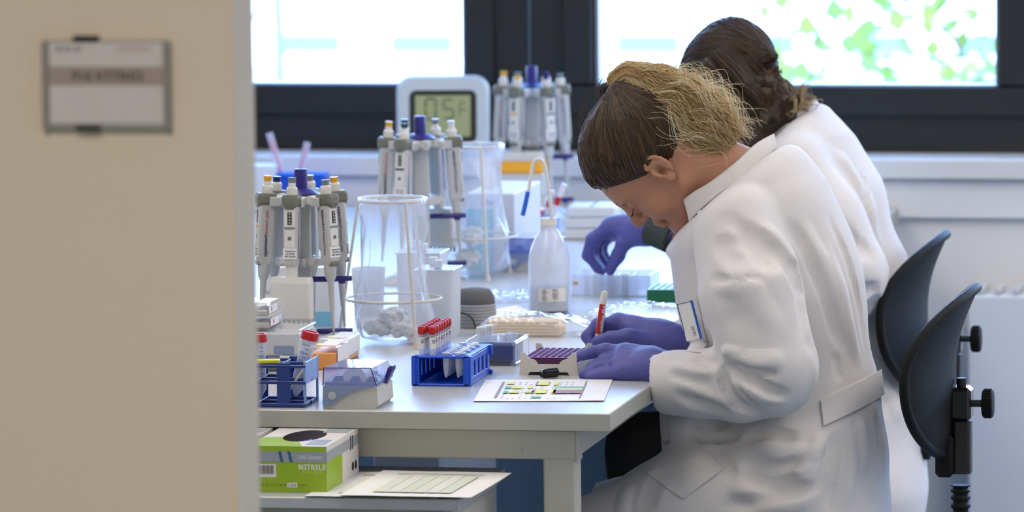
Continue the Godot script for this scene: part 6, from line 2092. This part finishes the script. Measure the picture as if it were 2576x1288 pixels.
	solo("clear_bag", pillow(0.205, 0.034, 0.1, 3, 0.05), S.film, "clear plastic bag around the tan paper towels", "plastic bag", at + Vector3(0.02, 0.0005, -0.03), 0.0, "clear bags lying on the bench")
	solo("clear_bag", pillow(0.22, 0.03, 0.12, 9, 0.0), S.film, "empty clear plastic bag behind the hands", "plastic bag", Vector3(-0.1763, 0.75, -1.3053) + Vector3(0.02, 0.0005, -0.02), -0.05, "clear bags lying on the bench")
	solo("clear_bag", pillow(0.15, 0.006, 0.16, 19, 0.0), S.film, "flat clear plastic sleeve lying behind the mask", "plastic bag", Vector3(-0.4946, 0.75, -1.7062), 0.3, "clear bags lying on the bench")
	# ---- folders behind the towels
	o = thing("document_wallet", "black wallet with white card lying behind the mask", "wallet", Vector3(-0.3849, 0.75, -1.3858), 0.25)
	part(o, "cover", block(Vector3(0, 0.003, 0), Vector3(0.15, 0.006, 0.1), 0.001), S.satin_black)
	m = MB.new()
	m.t = Transform3D(Basis(Vector3.RIGHT, 0.16) * Basis(Vector3.UP, 0.5), Vector3(-0.03, 0.0115, 0))
	m.box(Vector3.ZERO, Vector3(0.06, 0.001, 0.065))
	part(o, "card", m, S.paper)
	# ---- glove boxes and papers on the low cabinet
	var gb := glove_box(Vector3(-0.4705, 0.648, 0.105), S, "green glove box with oval opening on the low cabinet")
	again(gb, Vector3(-0.607, 0.648, 0.112), 0.0, "second green glove box, half hidden by the partition wall")
	for k in 2:
		o = thing("printed_page", ["printed page hanging over the edge of the low cabinet", "printed page underneath, against the glove box"][k], "paper", [Vector3(-0.2676, 0.6505, 0.14), Vector3(-0.3249, 0.6484, 0.13)][k] * Vector3(1, 0, 1) + Vector3(0, [0.6515, 0.6485][k], 0), [-0.03, -0.02][k], "printed pages on the low cabinet")
		part(o, "page", sheet(0.21, 0.297, [0.0022, 0.001][k], 14 + k), S.paper)
		pr = MB.new()
		for j in 6:
			pr.col = [lin(0.82, 0.83, 0.77), lin(0.84, 0.84, 0.8), lin(0.8, 0.82, 0.76)][j % 3]
			pr.box(Vector3(-0.05 + j * 0.021, [0.0036, 0.0026][k], 0.01), Vector3(0.02, 0.0003, 0.2))
		pr.col = lin(0.5, 0.53, 0.45)
		pr.box(Vector3(0.0, [0.0036, 0.0026][k], -0.105), Vector3(0.14, 0.0003, 0.004))
		part(o, "print", pr, tinted(0.8))

func wash_plastic() -> StandardMaterial3D:
	var m := clear(Color(0.9, 0.92, 0.96), 0.55, 0.24)
	return m

func smooth(p: Array, n: int) -> Array:
	var c := Curve3D.new()
	for a in p:
		c.add_point(a)
	for i in c.point_count:
		var d: Vector3 = (c.get_point_position(mini(i + 1, c.point_count - 1)) - c.get_point_position(maxi(i - 1, 0))) * 0.2
		c.set_point_in(i, -d)
		c.set_point_out(i, d)
	var o := []
	var m := (p.size() - 1) * n
	for i in m + 1:
		o.append(c.sample_baked(c.get_baked_length() * i / m, true))
	return o

func milky_box(at: Vector3, s: Vector3, S: Dictionary, label: String) -> void:
	var o := thing("milky_container", label, "plastic container", at + Vector3(0, 0, -s.z / 2), 0, "tall milky containers behind the near waste bag")
	var m := MB.new()
	m.rounded([[0, s.x * 0.46, s.z * 0.46, 0.01], [0.004, s.x * 0.475, s.z * 0.475, 0.01], [s.y, s.x * 0.5, s.z * 0.5, 0.01]], 5, true)
	part(o, "box", m, milky(Color(0.84, 0.85, 0.86), 0.8))
	part(o, "lid", block(Vector3(0, s.y + 0.0015, 0), Vector3(s.x * 1.05, 0.003, s.z * 1.05), 0.001), S.tube_plastic)
	for k in [-1, 1]:
		part(o, "clip", block(Vector3(k * s.x * 0.14 - 0.004, s.y + 0.011, k * s.z * 0.3), Vector3(0.015, 0.016, 0.008), 0.002), S.milk)

# a soft bag lying flat: width, height, depth
func pillow(w: float, h: float, d: float, sd: int, lean: float) -> MB:
	var no := FastNoiseLite.new()
	no.seed = sd
	no.frequency = 18.0
	var m := MB.new()
	for side in [1, 0]:
		var p := PackedVector3Array()
		for j in 25:
			for i in 41:
				var u := -1.0 + 2.0 * i / 40
				var v := -1.0 + 2.0 * j / 24
				var x := u * w / 2
				var z := v * d / 2
				var f := pow(maxf(1.0 - u * u * u * u, 0), 0.5) * pow(maxf(1.0 - v * v * v * v, 0), 0.5)
				var y := 0.001
				if side:
					y = 0.002 + f * h * (1.0 - lean * 6.0 * maxf(u, 0.0)) + absf(no.get_noise_2d(x, z)) * 0.009 * minf(f + 0.3, 1.0) + no.get_noise_2d(x * 2.0, z * 2.0) * 0.002 * f
				p.append(Vector3(x + no.get_noise_1d(j * 2.0) * 0.006, maxf(y, 0.001), z))
		m.grid(p, 41, 25, false, side == 1)
	return m

func glove_box(at: Vector3, S: Dictionary, label: String) -> Node3D:
	var o := thing("glove_box", label, "glove box", at, 0.0, "glove boxes on the low cabinet")
	var w := 0.125
	var h := 0.073
	var d := 0.24
	var green := mat(Color(0.6, 0.72, 0.1), 0.4)
	var pale := mat(Color(0.87, 0.85, 0.84), 0.45)
	var band := mat(Color(0.62, 0.64, 0.67), 0.45)
	# walls: front part green, rear part white; top with an oval opening
	part(o, "front_wall", block(Vector3(0, h / 2, d / 2 - 0.0005), Vector3(w, h, 0.001)), green)
	part(o, "back_wall", block(Vector3(0, h / 2, -d / 2 + 0.0005), Vector3(w, h, 0.001)), pale)
	for s in [-1, 1]:
		part(o, "side_wall", block(Vector3(s * (w / 2 - 0.0005), h / 2, 0), Vector3(0.001, h, d)), pale)
		part(o, "side_print", block(Vector3(s * (w / 2 + 0.0002), h * 0.34, d * 0.26), Vector3(0.0004, h * 0.68, d * 0.48)), green)
		part(o, "side_band", block(Vector3(s * (w / 2 + 0.0004), h * 0.77, 0), Vector3(0.0004, h * 0.22, d)), band)
		for k in 2:
			part(o, "side_stroke", block(Vector3(s * (w / 2 + 0.0007), h * 0.77, -d * 0.24 - k * 0.014), Vector3(0.0004, h * 0.3, 0.005)), S.navy)
			var mk := MB.new()
			mk.t = Transform3D(Basis(Vector3.BACK, PI / 2), Vector3(s * (w / 2 + 0.0003), h * 0.24, -d * 0.4 + k * 0.022))
			mk.cyl(Vector3(0, -0.0004, 0), Vector3(0, 0.0004, 0), 0.007, 0.007, 12)
			part(o, "stamp", mk, S.ink)
	var m := MB.new()
	var n := 32
	var inner := []
	var outer := []
	for i in n:
		var a := TAU * i / n
		inner.append(Vector3(cos(a) * 0.032, h, sin(a) * 0.072 - 0.01))
		var c := Vector2(cos(a), sin(a))
		var k := minf(w / 2 / maxf(absf(c.x), 1e-4), d / 2 / maxf(absf(c.y), 1e-4))
		outer.append(Vector3(c.x * k, h, c.y * k))
	for i in n:
		var j := (i + 1) % n
		m.col = lin(0.6, 0.72, 0.1) if inner[i].z > 0.012 and outer[i].x < 0.03 else lin(0.87, 0.85, 0.84)
		m.face([inner[i], outer[i], outer[j], inner[j]], Vector3.UP)
	for s in [[-1, -1], [1, -1], [1, 1], [-1, 1]]:
		m.col = lin(0.6, 0.72, 0.1) if s[1] > 0 and s[0] < 0 else lin(0.87, 0.85, 0.84)
		var cn := Vector3(s[0] * w / 2, h - 0.0002, s[1] * d / 2)
		m.face([cn, cn - Vector3(s[0] * 0.045, 0, 0), cn - Vector3(0, 0, s[1] * 0.08)], Vector3.UP)
	part(o, "top", m, tinted(0.4))
	for b in [[Vector3(0.04, h + 0.0003, -0.075), Vector3(0.04, 0.0004, 0.05)], [Vector3(0.04, h + 0.0003, 0.07), Vector3(0.03, 0.0004, 0.06)]]:
		part(o, "top_band", block(b[0], b[1]), band)
	part(o, "glove_heap", crumpled(Vector3(0.045, 0.02, 0.09), 61, 0.2), mat(Color(0.42, 0.4, 0.75), 0.6), "violet gloves inside").position = Vector3(0, h - 0.026, 0)
	part(o, "bottom", block(Vector3(0, 0.0006, 0), Vector3(w, 0.0012, d)), pale)
	var z := d / 2
	part(o, "front_band", block(Vector3(0, h * 0.77, z + 0.0002), Vector3(w, h * 0.22, 0.0005)), band)
	for k in 2:
		m = MB.new()
		var x := -0.008 + k * 0.0145
		m.prism(PackedVector2Array([Vector2(x - 0.0065, h * 0.89), Vector2(x - 0.0015, h * 0.89), Vector2(x + 0.0025, h * 0.66), Vector2(x - 0.0025, h * 0.66)]), z + 0.0004, z + 0.0009)
		part(o, "stroke", m, mat(Color(0.22, 0.38, 0.5), 0.5))
	lettering(o, "200 Gloves", Vector3(0.037, h * 0.77, z + 0.0006), Vector3.RIGHT, Vector3.UP, 0.0058, S.paper)
	lettering(o, "NITRILE", Vector3(0.0395, h * 0.555, z + 0.0002), Vector3.RIGHT, Vector3.UP, 0.0088, S.paper, true)
	lettering(o, "extra light", Vector3(0.0395, h * 0.46, z + 0.0002), Vector3.RIGHT, Vector3.UP, 0.0055, mat(Color(0.8, 0.85, 0.45), 0.6))
	part(o, "barcode_label", block(Vector3(-0.036, h * 0.47, z + 0.0002), Vector3(0.036, h * 0.28, 0.0006)), S.paper)
	for k in 14:
		part(o, "bar", block(Vector3(-0.05 + k * 0.0021, h * 0.49, z + 0.0006), Vector3(0.0009 if k % 3 else 0.0014, h * 0.19, 0.0004)), S.ink)
	lettering(o, "XS 5-6   S 6-7   M 7-8", Vector3(-0.022, h * 0.165, z + 0.0002), Vector3.RIGHT, Vector3.UP, 0.0034, mat(Color(0.35, 0.42, 0.1), 0.6))
	part(o, "size_label", block(Vector3(0.0075, h * 0.165, z + 0.0003), Vector3(0.016, h * 0.1, 0.0006)), S.paper)
	lettering(o, "L 8-9", Vector3(0.0075, h * 0.165, z + 0.0007), Vector3.RIGHT, Vector3.UP, 0.004, S.ink)
	lettering(o, "XL 9-10", Vector3(0.0245, h * 0.165, z + 0.0002), Vector3.RIGHT, Vector3.UP, 0.0034, mat(Color(0.35, 0.42, 0.1), 0.6))
	return o

func bench_far(S: Dictionary) -> void:
	# ---- rack and boxes in front of the reaching person
	var at := Vector3(-0.3009, 0.75, -1.7729) + Vector3(0, 0, -0.05)
	var o := thing("divided_box", "milky divided sample box under the reaching hand", "sample box", at)
	var ml := clear(Color(0.9, 0.92, 0.95), 0.36, 0.22)
	part(o, "floor_plate", block(Vector3(0, 0.0015, 0), Vector3(0.146, 0.003, 0.11)), ml)
	for s in [-1, 1]:
		part(o, "long_wall", block(Vector3(0, 0.02, s * 0.0545), Vector3(0.146, 0.04, 0.002)), ml)
		part(o, "end_wall", block(Vector3(s * 0.0725, 0.02, 0), Vector3(0.002, 0.04, 0.108)), ml)
	for k in 4:
		part(o, "divider", block(Vector3(-0.048 + k * 0.027, 0.018, 0), Vector3(0.0016, 0.036, 0.106)), ml)
	for k in 3:
		solo("slide_pack", block(Vector3(0, 0.017, 0), Vector3(0.014, 0.034, 0.05), 0.002), mat(Color(0.78, 0.78, 0.78), 0.6), ["grey white pack in the first slot of the divided box", "grey white pack in the middle slot of the divided box", "grey white pack in the last slot of the divided box"][k], "pack", at + Vector3(-0.034 + k * 0.027, 0.0032, -0.01), 0.0, "packs in the divided box")
	part(o, "orange_label", block(Vector3(-0.066, 0.024, 0.056), Vector3(0.008, 0.006, 0.0006)), mat(Color(0.9, 0.6, 0.45), 0.6))
	at = Vector3(-0.18, 0.75, -1.6429) + Vector3(0, 0, -0.055)
	o = thing("green_rack", "green tube rack with pale perforated top", "tube rack", at)
	part(o, "body", block(Vector3(0, 0.0125, 0), Vector3(0.066, 0.025, 0.11), 0.002), mat(Color(0.03, 0.42, 0.28), 0.4))
	part(o, "top_plate", block(Vector3(0, 0.026, 0), Vector3(0.067, 0.002, 0.111), 0.0006), mat(Color(0.6, 0.82, 0.75), 0.4))
	var hole := MB.new()
	hole.lathe([Vector2(0.0, 0.0006), Vector2(0.0035, 0.0006), Vector2(0.0035, 0)], 10)
	var hm := hole.mesh()
	for r in 8:
		for c in 5:
			var g := part(o, "hole", hm, mat(Color(0.05, 0.45, 0.32), 0.5))
			g.position = Vector3(-0.025 + c * 0.0125, 0.0269, -0.046 + r * 0.013)
	# ---- white and turquoise carton
	at = Vector3(-0.6087, 0.75, -2.0905) + Vector3(-0.004, 0, -0.26)
	o = thing("carton", "white carton with turquoise stripe behind the far wire holder", "box", at)
	part(o, "box", block(Vector3(0.002, 0.075, 0), Vector3(0.094, 0.15, 0.28), 0.002), mat(Color(0.82, 0.81, 0.8), 0.5))
	part(o, "turquoise_panel", block(Vector3(-0.019, 0.06, 0.1405), Vector3(0.052, 0.12, 0.001)), mat(Color(0.45, 0.72, 0.78), 0.5))
	part(o, "blue_side_print", block(Vector3(0.0495, 0.02, 0.0), Vector3(0.001, 0.04, 0.27)), mat(Color(0.2, 0.45, 0.65), 0.5))
	lettering(o, "dox", Vector3(-0.004, 0.133, 0.1402), Vector3.RIGHT, Vector3.UP, 0.011, mat(Color(0.45, 0.48, 0.68), 0.6), true)
	at = Vector3(-0.7394, 0.75, -1.0271) + Vector3(0, 0, -0.1)
	o = thing("carton", "white carton with pale blue stripe behind the nearest carousel", "box", at)
	part(o, "box", block(Vector3(0, 0.06, 0), Vector3(0.13, 0.12, 0.1), 0.002), mat(Color(0.86, 0.86, 0.86), 0.5))
	part(o, "blue_stripe", block(Vector3(0, 0.028, 0.0505), Vector3(0.13, 0.026, 0.001)), mat(Color(0.5, 0.74, 0.84), 0.5))
	lettering(o, "Advanc", Vector3(-0.045, 0.075, 0.0502), Vector3.RIGHT, Vector3.UP, 0.007, S.navy)
	# ---- second film dispenser, standing askew
	film_dispenser(Vector3(-0.53, 0.75, -2.1729) + Vector3(0.006, 0, -0.07), 0.0, S, "film dispenser with blue cover behind the wash bottle", clear(Color(0.4, 0.5, 0.9), 0.45, 0.06))
	# blue wrapped packs and pens behind it
	at = Vector3(-0.5866, 0.75, -2.5445) + Vector3(0, 0, -0.05)
	o = thing("pen_holder", "blue pen holder with markers behind the wash bottle", "pen holder", at)
	part(o, "cup", block(Vector3(0, 0.035, 0), Vector3(0.07, 0.07, 0.05), 0.003), S.blue_rack)
	part(o, "cup_label", block(Vector3(0.002, 0.04, 0.0255), Vector3(0.05, 0.03, 0.001)), S.slate_plastic)
	for k in 3:
		var m := MB.new()
		var dx: float = [-0.012, 0.014, 0.026][k]
		var tp := Vector3([-0.008, 0.028, 0.052][k], [0.118, 0.122, 0.135][k], 0.0)
		m.tube([Vector3(dx, 0.0715, 0), tp], 0.0055, 10)
		var p := solo("marker", m, [mat(Color(0.86, 0.83, 0.84), 0.4), mat(Color(0.85, 0.82, 0.84), 0.4), mat(Color(0.88, 0.84, 0.84), 0.4)][k], ["upright white marker in the blue pen holder", "white marker with red band in the blue pen holder", "leaning pale marker in the blue pen holder"][k], "pen", at, 0.0, "markers in the blue pen holder")
		m = MB.new()
		m.tube([Vector3(dx, 0.0715, 0).lerp(tp, 0.35), Vector3(dx, 0.0715, 0).lerp(tp, 0.6)], 0.0058, 10)
		part(p, "band", m, S.red_cap)
	var m := MB.new()
	m.box(Vector3(0, 0.009, 0), Vector3(0.034, 0.018, 0.03), 0.005)
	solo("red_stopper", m, S.red_cap, "red stopper on the blue pen holder", "stopper", at + Vector3(-0.008, 0.0705, 0.0))
	# ---- orange tip boxes by the far carousel
	at = Vector3(-0.74, 0.75, -3.2564) + Vector3(0, 0, -0.05)
	for k in 3:
		o = thing("stacked_tip_box", ["milky tip box at the bottom of the stack by the far carousel", "milky tip box in the middle of the stack by the far carousel", "tip box with orange tray on top of the stack by the far carousel"][k], "tip box", at + Vector3(-0.004 * k, k * 0.0495, 0), 0, "stacked tip boxes by the far carousel")
		if k < 2:
			part(o, "box", block(Vector3(0, 0.0245, 0), Vector3(0.094, 0.049, 0.11), 0.003), milky(Color(0.84, 0.83, 0.81)))
		else:
			part(o, "tray", block(Vector3(0, 0.0125, 0), Vector3(0.094, 0.025, 0.11), 0.002), mat(Color(0.96, 0.68, 0.12), 0.4))
			part(o, "lid", block(Vector3(0, 0.034, 0), Vector3(0.096, 0.018, 0.112), 0.003), milky(Color(0.9, 0.88, 0.84)))
	# white tag and blue film pack near the far holder
	m = MB.new()
	m.t = Transform3D(Basis(Vector3.BACK, 0.35), Vector3.ZERO)
	m.box(Vector3(0, 0.031, 0), Vector3(0.034, 0.062, 0.001), 0.0003)
	solo("paper_tag", m, S.paper, "white paper tag standing on the turquoise striped carton", "tag", Vector3(-0.6238, 0.9048, -2.3) * Vector3(1, 0, 1) + Vector3(0, 0.9, 0))
	# ---- white pack stack under the head of the writing person
	at = Vector3(-0.5361, 0.75, -2.8456) + Vector3(0, 0, -0.06)
	for k in 3:
		o = thing("tissue_pack", ["white flat pack at the bottom of the stack by the wall", "white flat pack in the middle of the stack by the wall", "white flat pack on top of the stack by the wall"][k], "pack", at + Vector3(0.003 * k, k * 0.0225, 0), 0.03 * k, "stack of white packs by the wall")
		part(o, "pack", block(Vector3(0, 0.011, 0), Vector3(0.1, 0.022, 0.12), 0.004), mat(Color(0.84, 0.84, 0.83), 0.35))
		part(o, "seam", block(Vector3(0, 0.0215, 0), Vector3(0.006, 0.0016, 0.118), 0.0004), S.film)
	# ---- blue rack with red striped pipettes at the wall
	at = Vector3(-1.254, 0.8005, -3.45) * Vector3(1, 0, 1) + Vector3(0, BENCH, 0)
	o = thing("serological_rack", "bright blue rack near the wall with two red striped glass pipettes", "rack", at)
	part(o, "cup", block(Vector3(0, 0.037, 0), Vector3(0.1, 0.074, 0.05), 0.003), S.blue_rack)
	part(o, "rim", block(Vector3(0.0, 0.077, 0), Vector3(0.106, 0.008, 0.056), 0.002), mat(Color(0.1, 0.4, 0.85), 0.3))
	for k in 2:
		m = MB.new()
		var a := Vector3([-0.045, -0.005][k], 0.0815, 0)
		var b := Vector3([-0.07, 0.013][k], [0.165, 0.145][k], 0)
		m.tube([a, b], 0.0075, 12)
		var p := solo("glass_pipette", m, clear(Color(0.95, 0.9, 0.95), 0.4, 0.1), ["left red striped glass pipette against the window sill", "right red striped glass pipette against the window sill"][k], "glass pipette", at, 0.0, "glass pipettes in the blue rack")
		m = MB.new()
		m.tube([a, b.lerp(a, 0.22)], 0.0032, 8)
		part(p, "red_stripe", m, mat(Color(0.82, 0.16, 0.26), 0.5))
	o = thing("small_carton", "small white carton by the wall next to the partition", "box", Vector3(-1.3448, 0.8, -3.45) * Vector3(1, 0, 1) + Vector3(0, BENCH, 0))
	part(o, "box", block(Vector3(0, 0.048, 0), Vector3(0.08, 0.096, 0.06), 0.002), mat(Color(0.88, 0.9, 0.93), 0.5))
	part(o, "flap", block(Vector3(0, 0.0965, 0), Vector3(0.078, 0.001, 0.058)), mat(Color(0.88, 0.9, 0.93), 0.5))
